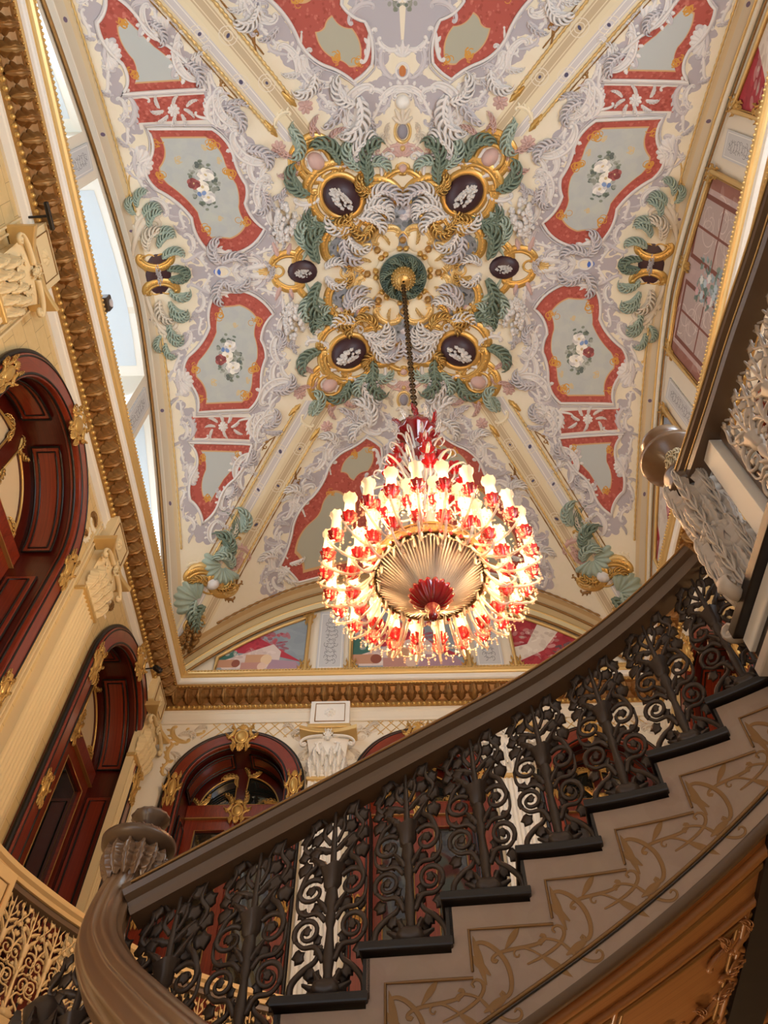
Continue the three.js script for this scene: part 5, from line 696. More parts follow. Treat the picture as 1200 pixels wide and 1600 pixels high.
{
  const DROP = 0.56, yb = (k) => nose(k) - DROP, pos = [], idx = [], uv = [];
  const face = (off, rev) => { for (let k = K0; k < K1 + 2; k++) for (let j = 0; j < 5; j++) { const a = k + j / 5, b = k + (j + 1) / 5, t = Math.min(nose(k), GAL) - 0.05, P = [plan(a, off, yb(a)), plan(b, off, yb(b)), plan(b, off, t), plan(a, off, t)], o = pos.length / 3; for (const [i, p] of P.entries()) { pos.push(p.x, p.y, p.z); uv.push((i === 1 || i === 2 ? b : a) * 0.3, p.y); } idx.push(...(rev ? [o, o + 2, o + 1, o, o + 3, o + 2] : [o, o + 1, o + 2, o, o + 2, o + 3])); } };
  face(0, false); face(0.06, true);
  const g = new THREE.BufferGeometry(); g.setAttribute('position', new THREE.Float32BufferAttribute(pos, 3)); g.setAttribute('uv', new THREE.Float32BufferAttribute(uv, 2)); g.setIndex(idx); g.computeVertexNormals(); mk('string_board', g, M.string, stair);
  mk('string_lower_edge', tube(Array.from({ length: 60 }, (_, i) => { const k = K0 + (K1 + 2 - K0) * i / 59; return plan(k, 0.03, yb(k)); }), 0.03, 6), M.railWood, stair);
  for (const [d, r, m] of [[0.07, 0.007, M.goldLine], [0.055, 0.003, M.black]]) mk('gold_line', tube(Array.from({ length: 60 }, (_, i) => { const k = K0 + (K1 + 1 - K0) * i / 59; return plan(k, -0.004, yb(k) + d); }), r, 4), m, stair);
  // soffit with mouldings
  mk('soffit', gridGeo(60, 6, (i, j) => { const k = K0 + (K1 + 2 - K0) * i; return plan(k, 0.05 + (SW - 0.05) * j, yb(k) - 0.0); }, false, (i, j) => [j * 3, i * 4]), M.soffitWood, stair);
  for (const [o, r, m] of [[0.14, 0.022, M.soffitWood], [0.2, 0.012, M.goldDull], [0.36, 0.016, M.soffitWood], [0.42, 0.01, M.goldDull], [0.95, 0.01, M.goldDull], [1.0, 0.016, M.soffitWood], [1.2, 0.02, M.soffitWood], [1.3, 0.012, M.goldDull]]) mk('soffit_moulding', tube(Array.from({ length: 50 }, (_, i) => { const k = K0 + (K1 + 2 - K0) * i / 49; return plan(k, o, yb(k) - 0.008); }), r, 5), m, stair);
  const across = (k0, o0, o1, dy, n = 8) => { const x0 = plan(k0, 0).x, L = []; for (let i = 0; i <= n; i++) { const o = o0 + (o1 - o0) * i / n; let a = k0 - 6, b = k0 + 0.5; for (let q = 0; q < 30; q++) { const m = (a + b) / 2; if (plan(m, o).x < x0) a = m; else b = m; } L.push(plan(a, o, yb(a) + dy)); } return L; }; // straight back under the stair
  for (const k of [0.4, 6.35]) mk('soffit_beam', sweep(across(k, 0.06, SW, -0.03), [[-0.075, -0.03], [0.075, -0.03], [0.075, 0.05], [-0.075, 0.05]]), M.treadDark, stair);
  for (const k of [0.0, 0.8, 3.2, 4.0, 5.95, 6.75]) { mk('soffit_moulding', tube(across(k, 0.36, 1.0, -0.008), 0.014, 5), M.soffitWood, stair); mk('soffit_moulding', tube(across(k + (k < 1 || k > 5 ? -0.12 : 0.12), 0.42, 0.95, -0.008), 0.009, 5), M.goldDull, stair); }
  for (const [k, o, a] of [[5.3, 0.5, 0.2], [5.0, 0.5, 0.1], [5.2, 0.62, 1.9], [5.0, 0.75, 1.9], [4.6, 0.86, 0.3], [4.2, 0.88, 0.1], [2.6, 0.55, 0.3], [2.5, 0.8, 2.7], [6.9, 0.6, 0.8], [6.9, 0.85, 2.0]]) { const p = plan(k, o, yb(k) - 0.01), an = planAng(k), X = V(Math.cos(an), RISE / GOING, -Math.sin(an)).normalize(), Z0v = V(0, -1, 0), Z = Z0v.addScaledVector(X, -Z0v.dot(X)).normalize(), Y = new THREE.Vector3().crossVectors(Z, X); for (const [kk, s, da] of [[K.s, 0.2, 0], [K.leaf, 0.11, 1.2]]) { const m = mk('soffit_carving', kk, M.soffitWood, stair); m.quaternion.setFromRotationMatrix(new THREE.Matrix4().makeBasis(X, Y, Z)).multiply(new THREE.Quaternion().setFromAxisAngle(V(0, 0, 1), a + da)); m.scale.setScalar(s); m.position.copy(p); } }
  // treads and risers
  for (let k = K0; k < K1; k++) {
    const n = 5, P = [], edge = (o) => Array.from({ length: n + 1 }, (_, i) => plan(k - 0.06 + (1.06) * i / n, o)); const a = edge(-0.022), b = edge(SW + 0.02).reverse();
    const s = new THREE.Shape([...a, ...b].map((p) => new THREE.Vector2(p.x, p.z))); const t = new THREE.ExtrudeGeometry(s, { depth: 0.02, bevelEnabled: true, bevelSize: 0.008, bevelThickness: 0.008, bevelSegments: 2 }).rotateX(PI / 2).translate(0, nose(k) - 0.008, 0); mk('tread', t, M.treadDark, stair);
    const r0 = plan(k, 0.0), r1 = plan(k, SW); const gR = new THREE.BoxGeometry(r0.distanceTo(r1), RISE - 0.03, 0.025); const rm = mk('riser', gR, M.treadDark, stair); rm.position.set((r0.x + r1.x) / 2, nose(k) - 0.05 - (RISE - 0.03) / 2, (r0.z + r1.z) / 2); rm.rotation.y = -Math.atan2(r1.z - r0.z, r1.x - r0.x);
    // stepped gold line and scroll on the string
    mk('gold_line', tube([plan(k + 0.22, -0.005, nose(k - 1) - 0.12), plan(k + 0.22, -0.005, nose(k) - 0.14), plan(k + 0.6, -0.005, nose(k) - 0.14), plan(k + 0.9, -0.005, nose(k) - 0.14), plan(k + 1.22, -0.005, nose(k) - 0.14)], 0.0055, 4), M.goldLine, stair);
    for (const [kk, dk, dy, an, sx, sy] of [[K.cFine, 0.50, -0.27, 2.0, 0.2, 0.2], [K.sFine, 0.78, -0.215, 0.1, 0.2, 0.16], [K.hookFine, 1.08, -0.205, 0.3, 0.17, 0.14], [K.thorn, 0.36, -0.33, 1.75, 0.17, 0.14], [K.hookFine, 0.50, -0.40, -0.9, 0.13, 0.13], [K.thorn, 1.0, -0.24, -0.7, 0.13, 0.14], [K.cFine, 1.22, -0.22, 2.6, 0.13, 0.11], [K.thorn, 0.62, -0.215, 0.9, 0.1, 0.12], [K.thorn, 0.42, -0.3, 2.3, 0.1, 0.14], [K.thorn, 1.3, -0.25, 0.5, 0.1, 0.14], [K.hookFine, 0.88, -0.245, 2.4, 0.1, 0.1]]) { const m = mk('gold_scroll', kk, M.goldLine, stair), q = k + dk; m.position.copy(plan(q, -0.002, nose(k) + dy + 0.0)); m.rotation.y = planAng(q); m.rotateZ(an); m.scale.set(sx, sy, 0.035); }
  }
  // skirting rail on the wall side of the treads
  mk('wall_skirting', sweep(Array.from({ length: 40 }, (_, i) => { const k = K0 + (K1 - K0) * i / 39; return plan(k, SW, nose(k) + 0.02); }), [[-0.03, -0.14], [0.03, -0.14], [0.03, 0.14], [0.05, 0.16], [-0.05, 0.16], [-0.03, 0.14]]), M.soffitWood, stair);
}
// cast baluster panel: stem, tulip cup, leafy vines; slope: rise of the rail over one metre
const ivy = (() => { const o = gridGeo(12, 2, (a, t) => { const th = a * 2 * PI, r = t * (0.62 + 0.38 * Math.abs(Math.cos(th * 2.5))); return V(Math.cos(th) * r, Math.sin(th) * r, 0.25 * (1 - t * t)); }); return merge([o, xf(o, { s: [1, 1, -1] })]); })();
function balusterGeos(slope, h = 0.79, fat = 1) {
  const shear = (g) => { const P = g.attributes.position; for (let i = 0; i < P.count; i++) P.setY(i, P.getY(i) + slope * P.getX(i) * Math.min(1, Math.max(0, P.getY(i) / h)) ** 1.5); const w = mergeVertices(bare(g).deleteAttribute ? (() => { const q = bare(g); q.deleteAttribute('normal'); return q; })() : g, 1e-5); w.computeVertexNormals(); return w; };
  const stemY = h * 0.56, stem = merge([lathe([[0.002, 0.03], [0.022, 0.05], [0.017, 0.1], [0.024, 0.16], [0.017, 0.22], [0.014, 0.27], [0.022, 0.3], [0.017, 0.34], [0.028, 0.38], [0.02, 0.44], [0.014, 0.47], [0.013, 0.62], [0.01, 0.7], [0.006, 0.78], [0.001, 0.79]].map(([r, y]) => [r * fat, y / 0.79 * h]), 9), ...[-1, 1].flatMap((k) => [xf(K.leafSlim, { p: [0, stemY + 0.14, 0], r: [0, 0, PI / 2 - k * 1.0], s: [0.1, 0.1, 0.12] }), xf(K.leafSlim, { p: [0, h * 0.4, 0], r: [0, 0, PI / 2 - k * 0.6], s: [0.1, 0.09, 0.1] })])]);
  const calyx = merge([lathe([[0.001, 0], [0.05, 0.0], [0.072, 0.02], [0.06, 0.05], [0.028, 0.07], [0.001, 0.08]], 18, 0.14, 6), ...[-1.1, -0.5, 0.5, 1.1].map((a) => xf(K.leafSlim, { p: [0, 0.01, 0.02], r: [0, 0, PI / 2 + a], s: [0.1, 0.09, 0.1] })), rbox(-0.14, 0.14, -0.002, 0.012, -0.025, 0.025, 0.004)]);
  const y = h * 0.56, cup = merge([lathe([[0.012, y - 0.03], [0.034, y - 0.005], [0.036, y + 0.03], [0.05, y + 0.07], [0.043, y + 0.07], [0.028, y + 0.03], [0.005, y + 0.0]].map(([r, q]) => [r * fat, q]), 16, 0.1, 5), ...[-1, 1].flatMap((k) => [xf(K.leafSlim, { p: [0, y + 0.05, 0], r: [0, 0, PI / 2 - k * 0.7], s: [0.13, 0.1, 0.12] })])]);
  const vine = (k) => {
    const L = [], sp = (cx, cy, r, a0, turns, dir) => { const p = []; for (let i = 0; i <= 22; i++) { const t = i / 22, a = a0 + dir * turns * 2 * PI * t, q = r * (1 - 0.68 * t); p.push(V(k * (cx + Math.cos(a) * q), cy + Math.sin(a) * q, 0.008 * Math.sin(t * 6))); } return p; };
    const T = (p, r) => L.push(tube(p, typeof r === 'number' ? (t) => r * fat * (1.1 - 0.45 * t) : r, 6)), leaf = (x, yy, s, a) => L.push(xf(ivy, { p: [k * x, yy, 0.012 * Math.sin(x * 90)], r: [0.2, 0.3 * k, a], s: [s * fat * 1.25, s * fat * 1.25, s * 0.5] }));
    T(curve([[k * 0.135, 0.012, 0], [k * 0.13, 0.06, 0.01], [k * 0.09, 0.115, 0], [k * 0.05, 0.15, -0.008], [k * 0.03, 0.2, 0]], 14), 0.013); T(curve([[k * 0.02, 0.14, 0], [k * 0.05, 0.19, 0.01], [k * 0.1, 0.2, 0], [k * 0.135, 0.235, 0]], 12), 0.011);
    T(sp(0.085, h * 0.335, 0.052, -0.6, 1.35, 1), 0.0105); T(sp(0.08, h * 0.55, 0.056, 2.4, 1.35, -1), 0.0105);
    T(curve([[k * 0.02, h * 0.38, 0], [k * 0.05, h * 0.42, 0.01], [k * 0.1, h * 0.43, 0], [k * 0.13, h * 0.47, 0], [k * 0.135, h * 0.56, 0]], 14), 0.01); T(curve([[k * 0.13, h * 0.55, 0], [k * 0.1, h * 0.65, 0.012], [k * 0.07, h * 0.7, 0], [k * 0.09, h * 0.78, -0.01], [k * 0.12, h * 0.84, 0], [k * 0.09, h * 0.91, 0.01], [k * 0.1, h * 1.0, 0]], 22), 0.011); T(curve([[k * 0.012, h * 0.8, 0], [k * 0.04, h * 0.86, 0.01], [k * 0.035, h * 0.93, 0], [k * 0.06, h * 0.99, 0]], 10), 0.009);
    for (const [x, yy, s, a] of [[0.085, h * 0.335, 0.017, 0], [0.08, h * 0.55, 0.019, 1], [0.07, 0.1, 0.022, 2], [0.115, 0.17, 0.025, 0.5], [0.05, 0.09, 0.026, 1], [0.05, h * 0.3, 0.02, 0.3], [0.055, h * 0.46, 0.026, 2], [0.11, h * 0.44, 0.022, 1], [0.06, h * 0.68, 0.03, 0.4], [0.115, h * 0.71, 0.03, 1.4], [0.075, h * 0.77, 0.028, 0], [0.115, h * 0.8, 0.03, 2], [0.07, h * 0.86, 0.028, 1], [0.115, h * 0.9, 0.028, 0.4], [0.08, h * 0.95, 0.026, 2.2], [0.03, h * 0.9, 0.024, 0.8], [0.04, h * 0.24, 0.02, 1]]) leaf(x, yy, s, a);
    return merge(L);
  };
  return { stem: shear(stem), base_calyx: shear(calyx), tulip_cup: shear(cup), vines: [shear(vine(1)), shear(vine(-1))] };
}
function baluster(B, mat, parent, p, ry) { const g = sub('baluster', parent, [p.x - parent.position.x, p.y - parent.position.y, p.z - parent.position.z], ry); mk('stem', B.stem, mat, g); mk('base_calyx', B.base_calyx, mat, g); mk('tulip_cup', B.tulip_cup, mat, g); for (const v of B.vines) mk('vine', v, mat, g); return g; }
const BS = balusterGeos(RISE / GOING, 0.765), BL = balusterGeos(0, 0.84, 0.9);
for (let k = -3; k < K1; k++) baluster(BS, M.iron, stair, plan(k + 0.52, 0.05, nose(k)), planAng(k + 0.52));
// moulded handrail
const railProf = [[-0.055, -0.075], [0.055, -0.075], [0.06, -0.045], [0.04, -0.035], [0.045, -0.01], [0.075, 0.005], [0.082, 0.03], [0.07, 0.06], [0.035, 0.08], [-0.035, 0.08], [-0.07, 0.06], [-0.082, 0.03], [-0.075, 0.005], [-0.045, -0.01], [-0.04, -0.035], [-0.06, -0.045]];
mk('handrail', sweep(Array.from({ length: 70 }, (_, i) => { const k = -2.15 + (6.75 + 2.15) * i / 69; return plan(k, 0.05, nose(k) + 0.755); }), railProf), M.railWood, stair);
for (const [o, dy] of [[-0.035, 0.84], [-0.012, 0.775]]) mk('rail_bead', tube(Array.from({ length: 60 }, (_, i) => { const k = -2.1 + 8.8 * i / 59; return plan(k, o, nose(k) + dy - (o < -0.02 ? 0.04 : 0)); }), 0.006, 4), M.goldDull, stair);
{ // lower newel: fluted swan-neck shaft, leaf capital, dish and urn
  const n = sub('newel_post', stair, [-1.1, 0, -3.0]), o = V(-1.1, 0, -3.0);
  const pts = curve([[-1.1, 1.86, -3.02], [-1.13, 1.72, -3.0], [-1.1, 1.52, -2.9], [-0.95, 1.28, -2.68], [-0.74, 1.04, -2.4], [-0.5, 0.8, -2.12], [-0.2, 0.55, -1.9]].map((p) => V(...p).sub(o)), 50);
  const body = tube(pts, 1, 48), P = body.attributes.position; for (let i = 0; i < 51; i++) for (let k = 0; k < 48; k++) { const j = i * 48 + k, q = pts[i], d = V(P.getX(j), P.getY(j), P.getZ(j)).sub(q), r = (0.074 + 0.026 * Math.min(1, i / 34)) * (1 - 0.13 * [0, 1, 0.2, 0, 0.6, 0.9, 0.1, 0][k % 8]); P.setXYZ(j, q.x + d.x * r, q.y + d.y * r, q.z + d.z * r); } body.computeVertexNormals();
  mk('fluted_swan_neck', body, M.newelWood, n);
  mk('capital_core', lathe([[0.06, 1.8], [0.085, 1.84], [0.1, 1.92], [0.11, 1.95]], 24).translate(0.0, 0, -0.02), M.newelWood, n); for (let i = 0; i < 14; i++) { const a = i / 14 * 2 * PI, m = mk('capital_leaf', K.leafPad, M.newelWood, n); m.position.set(Math.sin(a) * 0.085, 1.81, Math.cos(a) * 0.085 - 0.02); m.rotation.set(0, a, 0); m.rotateX(0.18); m.rotateZ(PI / 2); m.scale.set(0.15, 0.09, 0.1); }
  mk('dish', lathe([[0.02, 1.93], [0.12, 1.94], [0.155, 1.965], [0.16, 1.99], [0.13, 2.0], [0.05, 2.01], [0.02, 2.01]], 36).translate(0, 0, -0.02), M.railWood, n); mk('dish_leaf_rim', merge(Array.from({ length: 22 }, (_, i) => { const a = i / 22 * 2 * PI; return xf(K.leaf, { p: [Math.sin(a) * 0.125, 1.99, Math.cos(a) * 0.125 - 0.02], r: [-PI / 2, 0, a], s: [0.06, 0.07, 0.1] }); })), M.newelWood, n);
  mk('urn', lathe([[0.02, 2.0], [0.05, 2.01], [0.035, 2.04], [0.04, 2.06], [0.07, 2.09], [0.085, 2.11], [0.08, 2.125], [0.02, 2.13], [0.001, 2.13]], 28, 0.03, 14).translate(0.02, 0, -0.02), M.railWood, n);
  mk('lower_scroll', lathe([[0.02, 1.1], [0.07, 1.12], [0.09, 1.2], [0.06, 1.3], [0.08, 1.36], [0.05, 1.4], [0.02, 1.4]], 28).translate(-0.18, -0.02, -0.05), M.iron, n); for (let i = 0; i < 9; i++) { const a = i / 9 * 2 * PI, m = mk('scroll_leaf', K.leafPad, M.iron, n); m.position.set(-0.18 + Math.sin(a) * 0.07, 1.12, -0.05 + Math.cos(a) * 0.07); m.rotation.set(0, a, 0); m.rotateX(0.12); m.rotateZ(PI / 2); m.scale.set(0.2, 0.08, 0.1); }
}
{ // upper newel: carved acanthus shaft with volutes, dish and cap above the rail
  const n = sub('newel_post', stair, [1.6, 0, -2.17]);
  mk('shaft_core', lathe([[0.06, 2.5], [0.085, 2.55], [0.09, 2.9], [0.075, 3.0], [0.07, 3.3], [0.06, 3.42]], 24), M.ironDaylit, n);
  for (let r = 0; r < 4; r++) for (let i = 0; i < 7; i++) { const a = (i + (r % 2) * 0.5) / 7 * 2 * PI, m = mk('shaft_leaf', K.leafPad, M.ironDaylit, n), y = [3.08, 2.98, 2.6, 2.52][r]; m.position.set(Math.sin(a) * 0.075, y, Math.cos(a) * 0.075); m.rotation.set(0, a, 0); m.rotateX(0.05); m.rotateZ(PI / 2); m.scale.set([0.42, 0.26, 0.42, 0.3][r], 0.12, 0.14); }
  for (const [y, s] of [[3.02, 0.4], [2.54, 0.4]]) for (let i = 0; i < 7; i++) { const a = i / 7 * 2 * PI, m = mk('leaf_veins', K.leafUp, M.ironDaylit, n); m.position.set(Math.sin(a) * 0.085, y, Math.cos(a) * 0.085); m.rotation.set(0, a, 0); m.rotateX(0.05); m.rotateZ(PI / 2); m.scale.set(s, 0.13, 0.16); }
  for (let i = 0; i < 4; i++) { const a = i * PI / 2 + 0.5, m = mk('volute', voluteGeo, M.ironDaylit, n); m.position.set(Math.sin(a) * 0.13, 2.62, Math.cos(a) * 0.13); m.rotation.set(0, a - PI / 2, 0); m.rotateZ(-1.4); m.scale.set(0.3, 0.3, 0.45); }
  mk('mid_collar', merge(Array.from({ length: 10 }, (_, i) => { const a = i / 10 * 2 * PI; return xf(K.rosette, { p: [Math.sin(a) * 0.09, 2.97, Math.cos(a) * 0.09], r: [0, a, 0], s: [0.05, 0.06, 0.08] }); })), M.ironDaylit, n);
  mk('rail_block', lathe([[0.02, 3.4], [0.105, 3.4], [0.115, 3.45], [0.1, 3.5], [0.11, 3.55], [0.1, 3.58], [0.02, 3.59]], 28), M.railWood, n);
  mk('upper_leaf_cup', merge(Array.from({ length: 12 }, (_, i) => { const a = i / 12 * 2 * PI; return xf(xf(K.leafWide, { r: [0, 0, PI / 2], s: [0.13, 0.08, 0.1] }), { p: [Math.sin(a) * 0.05, 3.57, Math.cos(a) * 0.05], r: [0.5, a, 0] }); })), M.cream, n);
  mk('dish', lathe([[0.02, 3.6], [0.06, 3.62], [0.13, 3.68], [0.175, 3.73], [0.18, 3.76], [0.15, 3.77], [0.02, 3.78]], 40), M.newelWood, n); mk('dish_leaf_rim', merge(Array.from({ length: 26 }, (_, i) => { const a = i / 26 * 2 * PI; return xf(K.leaf, { p: [Math.sin(a) * 0.15, 3.765, Math.cos(a) * 0.15], r: [-PI / 2, 0, a], s: [0.05, 0.06, 0.1] }); })), M.cream, n); mk('cap', lathe([[0.02, 3.77], [0.08, 3.78], [0.06, 3.83], [0.11, 3.9], [0.125, 3.93], [0.11, 3.95], [0.001, 3.96]], 32), M.newelWood, n);
  mk('plinth', rbox(-0.11, 0.11, 2.47, 2.53, -0.11, 0.11, 0.01), M.railWood, n);
}

// ---------------------------------------------------------------- gallery round the stairwell
const voidPts = [[-3.12, 1.9], [-3.12, -4.4], [-2.98, -5.28], [-2.8, -5.76], [-2.53, -6.28], [-2.16, -6.81], [-1.66, -7.26], [-1.1, -7.6], [-0.4, -7.85], [0.34, -7.93], [1.08, -7.85], [1.8, -7.6], [2.36, -7.26], [2.86, -6.81], [3.2, -6.2], [3.4, -5.4], [3.3, -4.4], [2.6, -3.2], [1.7, -2.3], [1.7, 1.9]];
{ const sl = structure('gallery_floor', [0, GAL, 0]); const s = new THREE.Shape([[XL, ZF], [XR, ZF], [XR, ZN], [XL, ZN]].map((p) => new THREE.Vector2(...p))); s.holes.push(new THREE.Path(voidPts.map((p) => new THREE.Vector2(...p)))); mk('slab', new THREE.ExtrudeGeometry(s, { depth: 0.3, bevelEnabled: false }).rotateX(PI / 2), M.wallLower, sl);
  // fascia mouldings along the side above the stair head
  for (const [y0, y1, d, m] of [[-0.03, 0.03, 0.1, M.treadDark], [-0.11, -0.03, 0.06, M.white], [-0.2, -0.11, 0.04, M.treadDark], [-0.25, -0.2, 0.08, M.ironDaylit], [-0.3, -0.25, 0.03, M.treadDark]]) mk('fascia_moulding', rbox(1.56 - d, 1.72, y0, y1, -2.3, 1.9, 0.008), m, sl);
  const w = mk('wall_stair_head', box(1.54, 1.8, FLOOR, GAL - 0.3, -2.28, 1.9), M.white); w.userData.kind = 'structure'; mk('wall_panel_edge', tube([V(1.535, 1.9, -2.1), V(1.535, 2.1, -1.9), V(1.535, 2.05, -1.5), V(1.535, 1.4, -1.5), V(1.535, 1.4, -2.1), V(1.535, 1.9, -2.1)], 0.012, 4), M.lilac, w);
}
function curveRail(pts, n) { return new THREE.CatmullRomCurve3(pts, false, 'centripetal').getSpacedPoints(n); }
{ // balustrade of the stairwell opening, cream and gold
  const g = thing('gallery_balustrade', 'cream balustrade of lacy scroll panels curving round the stairwell opening', 'balustrade', [-2.5, GAL, -6.3]);
  const line = curveRail(voidPts.slice(1, 14).map(([x, z]) => V(x, 0, z)), 200), L = (y) => line.map((p) => V(p.x, y, p.z).sub(V(-2.5, 0, -6.3)));
  mk('handrail', sweep(L(0.93), [[-0.06, -0.05], [0.06, -0.05], [0.065, -0.02], [0.09, 0], [0.09, 0.04], [0.05, 0.06], [-0.05, 0.06], [-0.09, 0.04], [-0.09, 0], [-0.065, -0.02]]), M.galleryCream, g); mk('under_rail', sweep(L(0.855), [[-0.04, -0.02], [0.04, -0.02], [0.04, 0.02], [-0.04, 0.02]]), M.railWood, g); mk('base_rail', sweep(L(0.04), [[-0.07, -0.04], [0.07, -0.04], [0.07, 0.03], [-0.07, 0.03]]), M.galleryCream, g);
  const BG = balusterGeos(0, 0.76, 0.72); let last = -1;
  const pierAt = [V(-2.98, 0, -5.28), V(0.34, 0, -7.93)];
  for (let i = 2; i < 199; i++) { const p = line[i]; if (last >= 0 && p.distanceTo(line[last]) < 0.235) continue; if (pierAt.some((q) => q.distanceTo(p) < 0.34)) continue; if (p.x > 3) break; last = i; const t = line[i + 1].clone().sub(line[i - 1]); baluster(BG, M.galleryCream, g, V(p.x, GAL + 0.075, p.z), -Math.atan2(t.z, t.x)); }
  for (const [i, q] of pierAt.entries()) { const pr = sub('pier', g, [q.x + 2.5, 0, q.z + 6.3], i ? 0 : -1.95); mk('pier_body', rbox(-0.2, 0.2, 0, 0.88, -0.09, 0.09, 0.01), M.galleryCream, pr); for (const k of [-1, 1]) { mk('pier_panel_edge', tube(loopRect(-0.14, 0.14, 0.14, 0.78, k * 0.092), 0.012, 4), M.goldDull, pr); mk('pier_relief', merge([xf(K.spray, { p: [0, 0.16, 0.09], s: [0.16, 0.3, 0.12] }), xf(K.spray, { p: [0, 0.46, 0.09], s: [0.14, 0.26, 0.12] }), xf(K.cluster, { p: [0, 0.45, 0.09], s: [0.12, 0.3, 0.1] })]).rotateY(k > 0 ? 0 : PI), M.galleryCream, pr); } }
}
{ // level balustrade above the stair head
  const g = thing('landing_balustrade', 'lacy iron balustrade coloured daylight pale under a dark rail at the head of the stair', 'balustrade', [1.66, GAL, -1]);
  const line = curveRail([V(1.6, 0, -2.17), V(1.64, 0, -1.7), V(1.665, 0, -1.35), V(1.71, 0, -0.9), V(1.76, 0, 0), V(1.78, 0, 1.5)], 60), L = (y, dx = 0) => line.map((p) => V(p.x + dx, y, p.z).sub(V(1.66, 0, -1)));
  mk('handrail', sweep(L(1.02), railProf), M.railWood, g); mk('rail_bead', tube(L(1.05, -0.083), 0.006, 4), M.goldPale, g); mk('rail_bead', tube(L(0.99, -0.06), 0.005, 4), M.goldPale, g); mk('base_rail', sweep(L(0.05), [[-0.05, -0.03], [0.05, -0.03], [0.05, 0.03], [-0.05, 0.03]]), M.railWood, g);
  mk('square_post', rbox(-0.05, 0.05, 0.0, 0.94, -0.98, -0.86, 0.004), M.white, g); mk('square_post_back', rbox(0.0, 0.06, 0.0, 0.94, -0.85, -0.78, 0.004), M.railWood, g);
  for (let i = 8; i < 58; i += 4) { const t = line[i + 1].clone().sub(line[i - 1]); baluster(BL, M.ironDaylit, g, V(line[i].x + 0.02, GAL + 0.085, line[i].z), -Math.atan2(t.z, t.x)); }
}

